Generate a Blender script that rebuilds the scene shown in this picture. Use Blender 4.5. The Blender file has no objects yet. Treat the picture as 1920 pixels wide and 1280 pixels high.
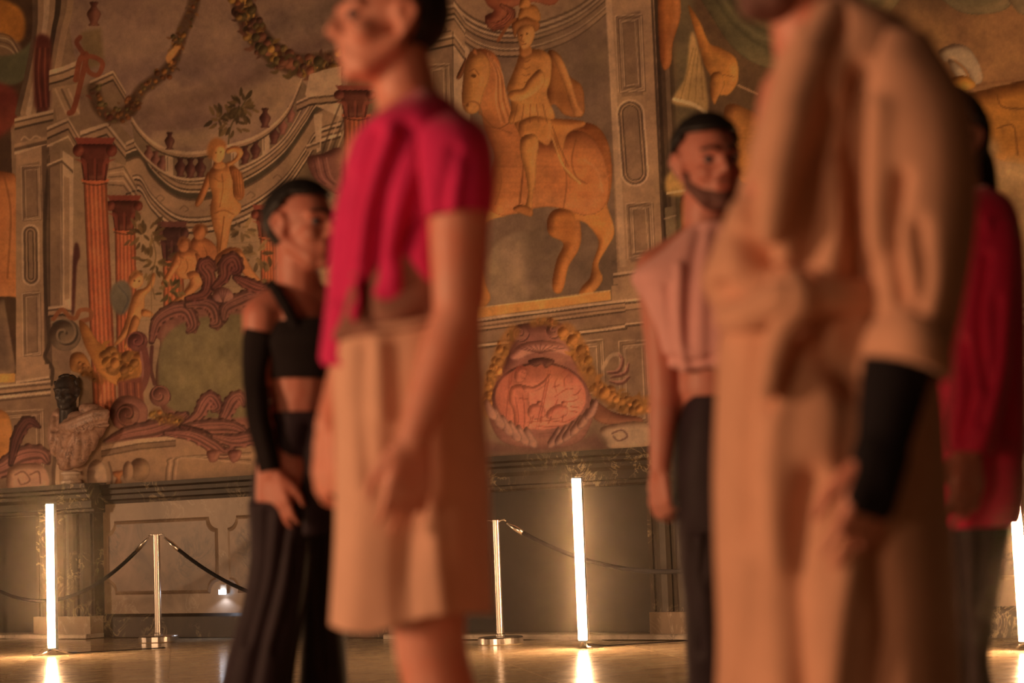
import bpy, bmesh, math, random
import numpy as np
from mathutils import Vector, Matrix

scene = bpy.context.scene
col = scene.collection
random.seed(7)
rng = np.random.default_rng(11)

# ------------------------------------------------------------------ camera
FPX = 3600.0                       # focal length in pixels of the 1920 x 1280 frame
CAM_H = 0.80
cam_rot = Matrix.Rotation(math.radians(95.57), 3, 'X') @ Matrix.Rotation(math.radians(-2.2), 3, 'Z')
cam_data = bpy.data.cameras.new('camera')
cam = bpy.data.objects.new('camera', cam_data)
col.objects.link(cam)
cam.location = (0, 0, CAM_H)
cam.rotation_euler = cam_rot.to_euler()
cam_data.sensor_width = 36.0
cam_data.lens = 36.0 * FPX / 1920.0
cam_data.clip_end = 200
cam_data.dof.use_dof = True
cam_data.dof.focus_distance = 14.2
cam_data.dof.aperture_fstop = 2.2
scene.camera = cam

# ------------------------------------------------------------------ view
vs = scene.view_settings
vs.view_transform = 'Standard'
vs.look = 'None'
vs.gamma = 1.0
vs.use_curve_mapping = False
vs.exposure = 0.0
scene.cycles.use_denoising = True
scene.cycles.max_bounces = 5
scene.cycles.sample_clamp_indirect = 4.0

LIGHT = np.array([1.0, 0.535, 0.265])          # colour of every warm lamp in the hall

# ------------------------------------------------------------------ world: dim warm hall
world = bpy.data.worlds.new('hall_ambience')
scene.world = world
world.use_nodes = True
wb = world.node_tree.nodes['Background']
wb.inputs[0].default_value = (1.0, 0.46, 0.20, 1)
wb.inputs[1].default_value = 0.02

def area_lamp(name, loc, target, power, sx, sy, color=LIGHT, spread=180):
    ld = bpy.data.lights.new(name, 'AREA')
    ld.shape = 'RECTANGLE'
    ld.size = sx
    ld.size_y = sy
    ld.energy = power
    ld.color = tuple(color)
    ld.spread = math.radians(spread)
    o = bpy.data.objects.new(name, ld)
    col.objects.link(o)
    o.location = loc
    d = Vector(target) - Vector(loc)
    o.rotation_euler = d.to_track_quat('-Z', 'Y').to_euler()
    return o

# banks of warm light tubes standing on the left side of the hall, outside the picture, plus one added fill
area_lamp('stage_lamp_key', (-6.6, 1.1, 1.3), (0.4, 3.9, 1.1), 270, 0.4, 1.2)
area_lamp('fill_lamp_front', (-5.2, -2.0, 1.3), (0.5, 3.6, 1.2), 68, 0.4, 1.2)  # unseen fill lamp, added to lift the shaded robe and jacket
area_lamp('stage_lamp_side', (-11.0, 14.6, 1.2), (-2.0, 15.2, 1.6), 140, 0.4, 1.2)
area_lamp('stage_lamp_wall', (-4.5, 6.2, 0.9), (1.8, 14.0, 1.3), 66, 0.5, 1.1, spread=120)

# ------------------------------------------------------------------ helpers
CR = np.array(cam_rot)
CC = np.array([0, 0, CAM_H])

def ray(px, py):
    return CR @ np.array([(px - 960) / FPX, (640 - py) / FPX, -1.0])

def at(px, py, depth):
    """point seen at a pixel of the photograph, at a distance in front of the lens"""
    return CC + ray(px, py) * depth

def to_px(P):
    q = (np.asarray(P) - CC) @ CR
    return 960 + FPX * q[..., 0] / -q[..., 2], 640 - FPX * q[..., 1] / -q[..., 2]

def floor_at(px, py):
    d = ray(px, py)
    return CC + d * (-CAM_H / d[2])

WA = floor_at(200, 1193)
WT = math.radians(55)
WE = np.array([math.sin(WT), -math.cos(WT), 0])        # along the wall, to the right
WN = np.array([-math.cos(WT), -math.sin(WT), 0])       # out of the wall
def wp(u, z, off=0.0):
    return WA + WE * u + WN * off + np.array([0, 0, z])
def wall_uz(px, py, off=0.0):
    d = ray(px, py)
    o = WA + WN * off
    P = CC + d * (((o - CC) @ WN) / (d @ WN))
    return float((P - WA) @ WE), float(P[2])

def s2l(c):
    c = np.asarray(c, float) / 255.0
    return np.where(c <= 0.04045, c / 12.92, ((c + 0.055) / 1.055) ** 2.4)
TINT = np.array([1.0, 0.60, 0.335])
def alb(c, gain=2.0):
    """surface colour of something that looks like c (0-255) under the warm lamps"""
    return np.clip(s2l(c) / TINT * gain, 0.003, 0.92)

def link(o, parent=None):
    col.objects.link(o)
    if parent is not None:
        o.parent = parent
        o.matrix_parent_inverse = parent.matrix_world.inverted()
    return o

def empty(name, loc):
    o = bpy.data.objects.new(name, None)
    o.empty_display_size = 0.1
    col.objects.link(o)
    o.location = Vector(loc)
    o.matrix_world = Matrix.Translation(Vector(loc))
    return o

def tag(o, label=None, cat=None, group=None, kind=None):
    if label: o['label'] = label
    if cat: o['category'] = cat
    if group: o['group'] = group
    if kind: o['kind'] = kind
    return o

def mesh_obj(name, verts, faces, mats, parent=None, smooth=True):
    me = bpy.data.meshes.new(name)
    me.from_pydata([tuple(map(float, v)) for v in verts], [], [tuple(map(int, f)) for f in faces])
    if not isinstance(mats, (list, tuple)):
        mats = [mats]
    for m in mats:
        me.materials.append(m)
    me.update()
    if smooth:
        me.shade_smooth()
    return link(bpy.data.objects.new(name, me), parent)

def bm_obj(name, bm, mat, parent=None, smooth=False, loc=None):
    bmesh.ops.recalc_face_normals(bm, faces=bm.faces)
    me = bpy.data.meshes.new(name)
    bm.to_mesh(me)
    bm.free()
    me.materials.append(mat)
    if smooth:
        me.shade_smooth()
    o = bpy.data.objects.new(name, me)
    return link(o, parent)

def frame_box(bm, u0, u1, z0, z1, o0, o1):
    """box in wall coordinates (u along, z up, o out of the wall)"""
    v = [bm.verts.new(Vector(wp(u, z, o))) for o in (o0, o1) for z in (z0, z1) for u in (u0, u1)]
    for f in ((0, 1, 3, 2), (4, 6, 7, 5), (0, 4, 5, 1), (2, 3, 7, 6), (0, 2, 6, 4), (1, 5, 7, 3)):
        bm.faces.new([v[i] for i in f])

def prism(bm, poly, o0, o1):
    """polygon of (u, z) points extruded out of the wall"""
    a = [bm.verts.new(Vector(wp(u, z, o0))) for u, z in poly]
    b = [bm.verts.new(Vector(wp(u, z, o1))) for u, z in poly]
    n = len(poly)
    bm.faces.new(a); bm.faces.new(b)
    for i in range(n):
        bm.faces.new((a[i], a[(i + 1) % n], b[(i + 1) % n], b[i]))

def moulding(bm, profile, u0, u1):
    """profile of (o, z) points swept along the wall from u0 to u1"""
    a = [bm.verts.new(Vector(wp(u0, z, o))) for o, z in profile]
    b = [bm.verts.new(Vector(wp(u1, z, o))) for o, z in profile]
    n = len(profile)
    bm.faces.new(a); bm.faces.new(b)
    for i in range(n):
        bm.faces.new((a[i], a[(i + 1) % n], b[(i + 1) % n], b[i]))

def lathe_mesh(profile, seg=24):
    """(r, z) profile turned about z"""
    v, f = [], []
    for r, z in profile:
        for k in range(seg):
            a = 2 * math.pi * k / seg
            v.append((r * math.cos(a), r * math.sin(a), z))
    for i in range(len(profile) - 1):
        for k in range(seg):
            k2 = (k + 1) % seg
            f.append((i * seg + k, i * seg + k2, (i + 1) * seg + k2, (i + 1) * seg + k))
    f.append(tuple(range(seg))[::-1])
    f.append(tuple((len(profile) - 1) * seg + k for k in range(seg)))
    return v, f

def tube_mesh(pts, radii, seg=10):
    pts = [Vector(p) for p in pts]
    if not isinstance(radii, (list, tuple)):
        radii = [radii] * len(pts)
    v, f = [], []
    ref = Vector((0.31, 0.22, 0.93)).normalized()
    for i, p in enumerate(pts):
        t = (pts[min(i + 1, len(pts) - 1)] - pts[max(i - 1, 0)]).normalized()
        a = t.cross(ref)
        if a.length < 0.05:
            a = t.cross(Vector((1, 0, 0)))
        a.normalize()
        b = t.cross(a)
        for k in range(seg):
            w = 2 * math.pi * k / seg
            v.append(p + (a * math.cos(w) + b * math.sin(w)) * radii[i])
    for i in range(len(pts) - 1):
        for k in range(seg):
            k2 = (k + 1) % seg
            f.append((i * seg + k, (i + 1) * seg + k, (i + 1) * seg + k2, i * seg + k2))
    f.append(tuple(range(seg)))
    f.append(tuple((len(pts) - 1) * seg + k for k in range(seg))[::-1])
    return v, f

# ------------------------------------------------------------------ materials
def new_mat(name):
    m = bpy.data.materials.new(name)
    m.use_nodes = True
    nt = m.node_tree
    return m, nt, nt.nodes['Principled BSDF']

def noise_node(nt, scale, detail=4, rough=0.55, vec=None, dist=0.0):
    n = nt.nodes.new('ShaderNodeTexNoise')
    n.inputs['Scale'].default_value = scale
    n.inputs['Detail'].default_value = detail
    n.inputs['Roughness'].default_value = rough
    n.inputs['Distortion'].default_value = dist
    if vec is not None:
        nt.links.new(vec, n.inputs['Vector'])
    return n

def ramp_node(nt, fac, stops):
    r = nt.nodes.new('ShaderNodeValToRGB')
    el = r.color_ramp.elements
    while len(el) < len(stops):
        el.new(0.5)
    for e, (p, c) in zip(el, stops):
        e.position = p
        e.color = (*c, 1)
    nt.links.new(fac, r.inputs['Fac'])
    return r

def coords(nt):
    t = nt.nodes.new('ShaderNodeTexCoord')
    return t.outputs['Object']

def bump(nt, bsdf, height, strength, dist):
    b = nt.nodes.new('ShaderNodeBump')
    b.inputs['Strength'].default_value = strength
    b.inputs['Distance'].default_value = dist
    nt.links.new(height, b.inputs['Height'])
    nt.links.new(b.outputs['Normal'], bsdf.inputs['Normal'])

def mat_cloth(name, c, gain=2.0, rough=0.9, weave=260, var=0.18, sheen=0.15):
    m, nt, b = new_mat(name)
    base = alb(c, gain)
    v = coords(nt)
    n = noise_node(nt, 14, 5, 0.6, v)
    r = ramp_node(nt, n.outputs['Fac'], [(0.3, tuple(base * (1 - var))), (0.7, tuple(np.clip(base * (1 + var), 0, 0.95)))])
    nt.links.new(r.outputs['Color'], b.inputs['Base Color'])
    b.inputs['Roughness'].default_value = rough
    b.inputs['Sheen Weight'].default_value = sheen
    b.inputs['Specular IOR Level'].default_value = 0.2
    w = noise_node(nt, weave, 2, 0.5, v)
    bump(nt, b, w.outputs['Fac'], 0.25, 0.002)
    return m

def mat_skin(name, c, gain=2.0):
    m, nt, b = new_mat(name)
    base = alb(c, gain)
    v = coords(nt)
    n = noise_node(nt, 18, 4, 0.6, v)
    red = base * np.array([1.02, 0.80, 0.74])
    r = ramp_node(nt, n.outputs['Fac'], [(0.3, tuple(red)), (0.65, tuple(base))])
    nt.links.new(r.outputs['Color'], b.inputs['Base Color'])
    b.inputs['Roughness'].default_value = 0.48
    b.inputs['Subsurface Weight'].default_value = 0.08
    b.inputs['Subsurface Radius'].default_value = (0.02, 0.008, 0.004)
    w = noise_node(nt, 320, 2, 0.5, v)
    bump(nt, b, w.outputs['Fac'], 0.12, 0.001)
    return m

def mat_marble(name, c0, c1, vein, scale=3.0, rough=0.28, gain=2.0, vein_w=0.035):
    m, nt, b = new_mat(name)
    v = coords(nt)
    n = noise_node(nt, scale, 6, 0.6, v, 0.8)
    r = ramp_node(nt, n.outputs['Fac'], [(0.32, tuple(alb(c0, gain))), (0.68, tuple(alb(c1, gain)))])
    n2 = noise_node(nt, scale * 1.4, 5, 0.62, v, 1.6)
    a = nt.nodes.new('ShaderNodeMath'); a.operation = 'SUBTRACT'; a.inputs[1].default_value = 0.5
    nt.links.new(n2.outputs['Fac'], a.inputs[0])
    ab = nt.nodes.new('ShaderNodeMath'); ab.operation = 'ABSOLUTE'
    nt.links.new(a.outputs[0], ab.inputs[0])
    vr = ramp_node(nt, ab.outputs[0], [(0.0, (1, 1, 1)), (vein_w, (0, 0, 0))])
    n3 = noise_node(nt, scale * 0.9, 2, 0.5, v)
    gate = ramp_node(nt, n3.outputs['Fac'], [(0.48, (0, 0, 0)), (0.62, (1, 1, 1))])
    mul = nt.nodes.new('ShaderNodeMath'); mul.operation = 'MULTIPLY'
    nt.links.new(vr.outputs['Color'], mul.inputs[0]); nt.links.new(gate.outputs['Color'], mul.inputs[1])
    mix = nt.nodes.new('ShaderNodeMixRGB')
    nt.links.new(mul.outputs[0], mix.inputs['Fac'])
    nt.links.new(r.outputs['Color'], mix.inputs['Color1'])
    mix.inputs['Color2'].default_value = (*alb(vein, gain), 1)
    nt.links.new(mix.outputs['Color'], b.inputs['Base Color'])
    b.inputs['Roughness'].default_value = rough
    return m

def mat_plain(name, c, rough=0.6, metal=0.0, gain=2.0, var=0.12, scale=20):
    m, nt, b = new_mat(name)
    base = alb(c, gain)
    n = noise_node(nt, scale, 4, 0.6, coords(nt))
    r = ramp_node(nt, n.outputs['Fac'], [(0.3, tuple(base * (1 - var))), (0.7, tuple(np.clip(base * (1 + var), 0, 0.95)))])
    nt.links.new(r.outputs['Color'], b.inputs['Base Color'])
    b.inputs['Roughness'].default_value = rough
    b.inputs['Metallic'].default_value = metal
    return m

def mat_emit(name, c, strength):
    m, nt, b = new_mat(name)
    b.inputs['Base Color'].default_value = (0.8, 0.8, 0.8, 1)
    b.inputs['Emission Color'].default_value = (*c, 1)
    b.inputs['Emission Strength'].default_value = strength
    return m

M_TUBE = mat_emit('lit_diffuser', (1.0, 0.53, 0.25), 200.0)
M_ALU = mat_plain('dark_aluminium', (60, 52, 46), 0.4, 0.8)
M_CHROME, _nt, _b = new_mat('polished_chrome')
_b.inputs['Base Color'].default_value = (0.92, 0.90, 0.87, 1)
_b.inputs['Metallic'].default_value = 1.0
_b.inputs['Roughness'].default_value = 0.27
M_ROPE = mat_cloth('black_rope', (24, 16, 12), 1.2, 0.9, 120, sheen=0)
M_DARKMARBLE = mat_marble('dark_green_marble', (42, 27, 16), (68, 45, 27), (150, 108, 66), 3.2, 0.5, gain=1.0)
M_BROWNMARBLE = mat_marble('brown_grey_marble', (92, 62, 39), (120, 82, 52), (132, 94, 62), 2.2, 0.4, vein_w=0.02)
M_PANELMARBLE = mat_marble('veined_panel_marble', (62, 38, 23), (108, 70, 43), (50, 32, 21), 2.6, 0.38, vein_w=0.06)
M_STONE = mat_marble('pale_hearth_stone', (120, 88, 60), (150, 112, 78), (96, 70, 48), 4.0, 0.45)
M_BOARD = mat_plain('dark_board', (36, 25, 16), 0.7, 0, 2.0, 0.1, 6)
M_BLACKSTONE = mat_marble('black_stone', (30, 22, 17), (50, 37, 28), (70, 52, 38), 6, 0.36)
M_BUSTMARBLE = mat_marble('breccia_marble', (118, 74, 48), (154, 100, 68), (84, 52, 36), 12, 0.42, vein_w=0.07)
M_SOCLE = mat_marble('pale_socle_marble', (150, 108, 74), (178, 132, 94), (110, 78, 54), 8, 0.4)

# ================================================================== the painted wall
# The fresco is drawn on a canvas that lies on the wall and becomes the colour of a fine mesh.
CX0, CY0, CW, CHT = -280, -130, 2480, 1090
canvas = np.zeros((CHT, CW, 3), np.float32)

def _catmull(pts, closed, n=8):
    p = np.asarray(pts, float)
    if len(p) < 3:
        return p
    if closed:
        q = np.vstack([p[-1], p, p[0], p[1]])
    else:
        q = np.vstack([2 * p[0] - p[1], p, 2 * p[-1] - p[-2]])
    out = []
    t = np.linspace(0, 1, n, endpoint=False)[:, None]
    for i in range(len(q) - 3):
        a, b, c, d = q[i:i + 4]
        out.append(0.5 * (2 * b + (c - a) * t + (2 * a - 5 * b + 4 * c - d) * t ** 2 + (3 * b - a - 3 * c + d) * t ** 3))
    out = np.vstack(out)
    if not closed:
        out = np.vstack([out, p[-1]])
    return out

def _blur(a, r):
    r = int(round(r))
    if r < 1:
        return a
    for ax in (0, 1):
        for _ in range(2):
            pad = [(r + 1, r) if k == ax else (0, 0) for k in range(2)]
            c = np.cumsum(np.pad(a, pad), axis=ax)
            hi = np.take(c, range(2 * r + 1, c.shape[ax]), axis=ax)
            lo = np.take(c, range(0, c.shape[ax] - 2 * r - 1), axis=ax)
            a = (hi - lo) / (2 * r + 1)
    return a

def _mask(pts, pad):
    """even-odd fill of a polygon at double resolution -> mask in [0,1] and its place on the canvas"""
    p = np.asarray(pts, float) - (CX0, CY0)
    x0, y0 = np.floor(p.min(0)).astype(int) - pad
    x1, y1 = np.ceil(p.max(0)).astype(int) + pad
    x0, y0 = max(x0, 0), max(y0, 0)
    x1, y1 = min(x1, CW), min(y1, CHT)
    if x1 - x0 < 2 or y1 - y0 < 2:
        return None
    h, w = (y1 - y0) * 2, (x1 - x0) * 2
    q = (p - (x0, y0)) * 2
    tg = np.zeros((h, w + 1), np.int32)
    for (ax, ay), (bx, by) in zip(q, np.roll(q, -1, 0)):
        if ay == by:
            continue
        if ay > by:
            ax, ay, bx, by = bx, by, ax, ay
        r0, r1 = max(int(math.ceil(ay - 0.5)), 0), min(int(math.ceil(by - 0.5)), h)
        if r1 <= r0:
            continue
        rows = np.arange(r0, r1)
        xs = ax + (rows + 0.5 - ay) * (bx - ax) / (by - ay)
        np.add.at(tg, (rows, np.clip(np.ceil(xs - 0.5), 0, w).astype(int)), 1)
    m = (np.cumsum(tg, 1)[:, :w] % 2).astype(np.float32)
    m = m.reshape(h // 2, 2, w // 2, 2).mean((1, 3))
    return m, x0, y0

def _put(m, x0, y0, c, a=1.0):
    h, w = m.shape
    s = canvas[y0:y0 + h, x0:x0 + w]
    m = (m * a)[..., None]
    s[:] = s * (1 - m) + np.asarray(c, np.float32) * m

def pg(pts, c, soft=0, a=1.0, c2=None, spl=False):
    """flat patch of paint; c2 = colour at its lower edge"""
    if spl:
        pts = _catmull(pts, True)
    r = _mask(pts, 2 + soft * 3)
    if r is None: return
    m, x0, y0 = r
    if soft: m = _blur(m, soft)
    c = np.asarray(c, float)
    if c2 is not None:
        t = np.linspace(0, 1, m.shape[0])[:, None, None]
        c = c * (1 - t) + np.asarray(c2, float) * t
    _put(m, x0, y0, c, a)

def sp(pts, c, soft=0, a=1.0, c2=None):
    pg(pts, c, soft, a, c2, True)

def el(cx, cy, rx, ry, c, soft=0, a=1.0, rot=0.0):
    t = np.linspace(0, 2 * math.pi, 28, endpoint=False)
    x, y = rx * np.cos(t), ry * np.sin(t)
    r = math.radians(rot)
    pg(np.c_[cx + x * math.cos(r) - y * math.sin(r), cy + x * math.sin(r) + y * math.cos(r)], c, soft, a)

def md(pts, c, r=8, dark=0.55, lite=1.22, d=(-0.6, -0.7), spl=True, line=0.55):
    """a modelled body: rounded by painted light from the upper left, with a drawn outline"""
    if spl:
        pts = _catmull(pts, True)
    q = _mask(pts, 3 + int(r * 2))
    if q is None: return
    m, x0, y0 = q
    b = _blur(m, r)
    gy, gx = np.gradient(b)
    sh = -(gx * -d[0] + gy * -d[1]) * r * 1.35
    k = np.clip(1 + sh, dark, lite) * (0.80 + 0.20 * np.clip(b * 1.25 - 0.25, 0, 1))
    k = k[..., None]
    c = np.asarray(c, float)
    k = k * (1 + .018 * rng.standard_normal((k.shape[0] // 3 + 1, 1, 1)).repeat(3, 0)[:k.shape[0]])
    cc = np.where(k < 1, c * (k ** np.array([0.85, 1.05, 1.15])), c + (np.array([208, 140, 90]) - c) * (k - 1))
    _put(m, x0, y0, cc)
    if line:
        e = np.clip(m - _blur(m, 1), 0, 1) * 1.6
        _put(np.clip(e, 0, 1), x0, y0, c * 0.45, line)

def el3(cx, cy, rx, ry, c, r=None, rot=0, **k):
    t = np.linspace(0, 2 * math.pi, 28, endpoint=False)
    x, y = rx * np.cos(t), ry * np.sin(t)
    w = math.radians(rot)
    md(np.c_[cx + x * math.cos(w) - y * math.sin(w), cy + x * math.sin(w) + y * math.cos(w)], c,
       r or max(2, min(rx, ry) * 0.6), spl=False, **k)

def st(pts, w, c, a=1.0, spl=True, taper=False, soft=0.8):
    """brush stroke along a line"""
    p = _catmull(pts, False) if spl else np.asarray(pts, float)
    p = p - (CX0, CY0)
    x0, y0 = np.floor(p.min(0) - w - 3).astype(int); x1, y1 = np.ceil(p.max(0) + w + 3).astype(int)
    x0, y0, x1, y1 = max(x0, 0), max(y0, 0), min(x1, CW), min(y1, CHT)
    if x1 - x0 < 2 or y1 - y0 < 2: return
    m = np.zeros((y1 - y0, x1 - x0), np.float32)
    n = len(p) - 1
    for i in range(n):
        a0, b0 = p[i], p[i + 1]
        ww = w / 2 * (1.0 if not taper else math.sin(math.pi * (0.12 + 0.8 * (i + .5) / n)))
        bx0, by0 = np.floor(np.minimum(a0, b0) - ww - 2).astype(int); bx1, by1 = np.ceil(np.maximum(a0, b0) + ww + 2).astype(int)
        bx0, by0, bx1, by1 = max(bx0, x0), max(by0, y0), min(bx1, x1), min(by1, y1)
        if bx1 <= bx0 or by1 <= by0: continue
        X, Y = np.meshgrid(np.arange(bx0, bx1) + .5, np.arange(by0, by1) + .5)
        d = b0 - a0
        t = np.clip(((X - a0[0]) * d[0] + (Y - a0[1]) * d[1]) / max(d @ d, 1e-6), 0, 1)
        dist = np.hypot(X - a0[0] - t * d[0], Y - a0[1] - t * d[1])
        mm = np.clip((ww + soft / 2 - dist) / soft, 0, 1)
        v = m[by0 - y0:by1 - y0, bx0 - x0:bx1 - x0]
        np.maximum(v, mm, out=v)
    _put(m, x0, y0, c, a)

def bands(path, offs, spl=True):
    """parallel mouldings under a line: offs = [(dy0, dy1, colour)]"""
    p = _catmull(path, False) if spl else np.asarray(path, float)
    for d0, d1, c in offs:
        pg(np.vstack([p + (0, d0), (p + (0, d1))[::-1]]), c)

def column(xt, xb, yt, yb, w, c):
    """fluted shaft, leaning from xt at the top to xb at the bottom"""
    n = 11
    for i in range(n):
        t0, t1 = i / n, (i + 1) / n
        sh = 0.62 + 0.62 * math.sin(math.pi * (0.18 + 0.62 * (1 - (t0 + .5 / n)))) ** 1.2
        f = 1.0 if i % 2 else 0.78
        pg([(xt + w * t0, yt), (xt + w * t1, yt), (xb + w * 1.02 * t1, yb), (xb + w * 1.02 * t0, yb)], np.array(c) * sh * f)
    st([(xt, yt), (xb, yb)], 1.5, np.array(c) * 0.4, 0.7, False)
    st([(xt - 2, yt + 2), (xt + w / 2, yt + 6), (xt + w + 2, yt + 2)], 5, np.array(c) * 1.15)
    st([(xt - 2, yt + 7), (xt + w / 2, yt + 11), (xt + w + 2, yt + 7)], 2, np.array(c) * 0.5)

def capital(cx, yt, w, h, c):
    """leafy capital of a column"""
    c = np.array(c)
    pg([(cx - w * .62, yt), (cx + w * .62, yt), (cx + w * .52, yt + h * .16), (cx - w * .52, yt + h * .16)], c * 1.1)
    md([(cx - w * .5, yt + h * .15), (cx + w * .5, yt + h * .15), (cx + w * .34, yt + h), (cx - w * .34, yt + h)], c * .8, 5, spl=False)
    for s in (-1, 1):
        el3(cx + s * w * .5, yt + h * .30, w * .17, h * .15, c)
        st([(cx + s * w * .3, yt + h * .95), (cx + s * w * .36, yt + h * .6), (cx + s * w * .6, yt + h * .5)], 4, c * 1.2, .8, taper=True)
    for k in (-.25, 0, .25):
        st([(cx + k * w, yt + h), (cx + k * w * 1.15, yt + h * .6), (cx + k * w * 1.7, yt + h * .48)], 5, c * 1.15, .7, taper=True)
        st([(cx + k * w + 3, yt + h), (cx + k * w * 1.15 + 4, yt + h * .62)], 2, c * .5, .8)

def vase(cx, cy, h, c):
    c = np.array(c)
    md([(cx - h * .18, cy - h * .5), (cx + h * .18, cy - h * .5), (cx + h * .12, cy - h * .3), (cx + h * .30, cy), (cx + h * .16, cy + h * .36),
        (cx + h * .24, cy + h * .5), (cx - h * .24, cy + h * .5), (cx - h * .16, cy + h * .36), (cx - h * .30, cy), (cx - h * .12, cy - h * .3)], c, h * .14)

def volute(cx, cy, r, c, turns=1.2, dirn=1, rot=0.0, w=None):
    c = np.array(c)
    el3(cx, cy, r, r, c * .9, r * .4)
    t = np.linspace(0, min(turns, 1.25) * 2 * math.pi, 26)
    rr = r * (1 - t / t[-1] * .86)
    pts = np.c_[cx + rr * np.cos(rot + dirn * t), cy + rr * np.sin(rot + dirn * t)]
    st(pts, w or r * .16, c * .5, .8)
    st(pts + (-r * .10, -r * .10), (w or r * .16) * .9, c * 1.18, .7)

def acanthus(pts, w, c):
    """a curling leaf: grooves that run along its spine, with a scalloped outer edge"""
    c = np.array(c)
    p = _catmull(pts, False, 8)
    d = np.gradient(p, axis=0); d /= np.hypot(d[:, 0], d[:, 1])[:, None] + 1e-6
    nr_ = np.c_[-d[:, 1], d[:, 0]]
    k = np.sin(math.pi * (.10 + .78 * np.linspace(0, 1, len(p))))[:, None]
    st(p, w, c * .55, 1, False, taper=True, soft=1.5)
    for i in range(3, len(p) - 2, 4):
        for s in (-1, 1):
            q = p[i] + nr_[i] * s * w * .40 * k[i]
            el3(q[0], q[1], w * .16 * k[i, 0] + 1.5, w * .13 * k[i, 0] + 1.5, c * (1.0 if s > 0 else .8), None, math.degrees(math.atan2(d[i, 1], d[i, 0])), line=.3)
    for j, o in enumerate((-.34, -.2, -.07, .07, .2, .34)):
        q = p + nr_ * o * w * k
        st(q, w * .15, c * (1.12 if j % 2 else .72), .85, False, taper=True, soft=1.6)
    st(p + nr_ * .02 * w - (w * .04, w * .06), w * .07, c * 1.3, .7, False, taper=True, soft=1.5)

def garland(path, w, cols, n, seed=1, dark=(60, 36, 20), big=False):
    """fruit and leaves bound along a line"""
    r_ = random.Random(seed)
    p = _catmull(path, False, 12)
    st(path, w * .92, dark, .7, taper=False, soft=7)
    for i in range(n):
        a = p[int(r_.random() * (len(p) - 1))]
        o = (r_.random() + r_.random() - 1) * w * .62
        o2 = (r_.random() + r_.random() - 1) * w * .62
        s = w * r_.uniform(.09, .23) * (1.45 if big else 1)
        if big: o, o2 = o * .75, o2 * .75
        c = np.array(r_.choice(cols)) * r_.uniform(.7, 1.08)
        if r_.random() < .45:
            t = r_.uniform(0, 6.28)
            x, y = a[0] + o, a[1] + o2
            st([(x, y), (x + s * math.cos(t), y + s * 1.2 * math.sin(t)), (x + 2 * s * math.cos(t + .4), y + 2 * s * math.sin(t + .4))], s * .8, c * .85, .8, taper=True, soft=1.6)
        else:
            el3(a[0] + o, a[1] + o2, s, s * r_.uniform(.8, 1.25), c, None, r_.uniform(0, 90), line=.4)

def leafy(cx, cy, r, n, c, seed=0, spread=360, start=0, leaf=14):
    r_ = random.Random(seed)
    for i in range(n):
        a = math.radians(start + r_.random() * spread)
        q = r * r_.random() ** .6
        x, y = cx + q * math.cos(a), cy + q * math.sin(a)
        b = a + r_.uniform(-.6, .6)
        l = leaf * r_.uniform(.7, 1.2)
        st([(x, y), (x + l * .5 * math.cos(b) + 1, y + l * .5 * math.sin(b)), (x + l * math.cos(b), y + l * math.sin(b))], l * .42,
           np.array(c) * r_.uniform(.65, 1.25), .9, taper=True)

ST, SL, SM, SD, SS = (146, 104, 72), (172, 128, 92), (122, 86, 60), (90, 62, 43), (62, 42, 29)
MV, MVL, MVD = (130, 76, 58), (160, 100, 78), (86, 46, 36)
OR, ORL, ORD = (172, 98, 52), (200, 130, 80), (116, 62, 32)
RC, YL, GR, SKY = (158, 78, 46), (172, 104, 50), (112, 88, 56), (132, 94, 70)

def panel_lines(x0, y0, x1, y1, sk=0.045, inset=(0, 6, 12), c=SL, d=SD):
    """nested fielded-panel lines; sk = lean of the uprights"""
    for i, k in enumerate(inset):
        q = [(x0 + k, y0 + k), (x1 - k, y0 + k - (x1 - x0) * .06), (x1 - k + (y1 - y0) * sk, y1 - k - (x1 - x0) * .06), (x0 + k + (y1 - y0) * sk, y1 - k), (x0 + k, y0 + k)]
        st(q, 2.2, c if i % 2 == 0 else d, .8, False)
        st(np.array(q) + (1.8, 1.8), 1.6, d if i % 2 == 0 else c, .7, False)

def ring_panel(cx, y0, y1, rx, sk=0.045):
    """upright oval ring set into a pilaster"""
    for k, c in ((0, SL), (4, SD), (8, ST), (11, SS), (13, SM)):
        r = rx - k
        if r <= 2: continue
        t = np.linspace(math.pi, 2 * math.pi, 12)
        top = np.c_[cx + r * np.cos(t), y0 + rx + r * np.sin(t)]
        t2 = np.linspace(0, math.pi, 12)
        bot = np.c_[cx + (y1 - y0) * sk + r * np.cos(t2), y1 - rx + r * np.sin(t2)]
        pg(np.vstack([top, bot]), c)

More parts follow.
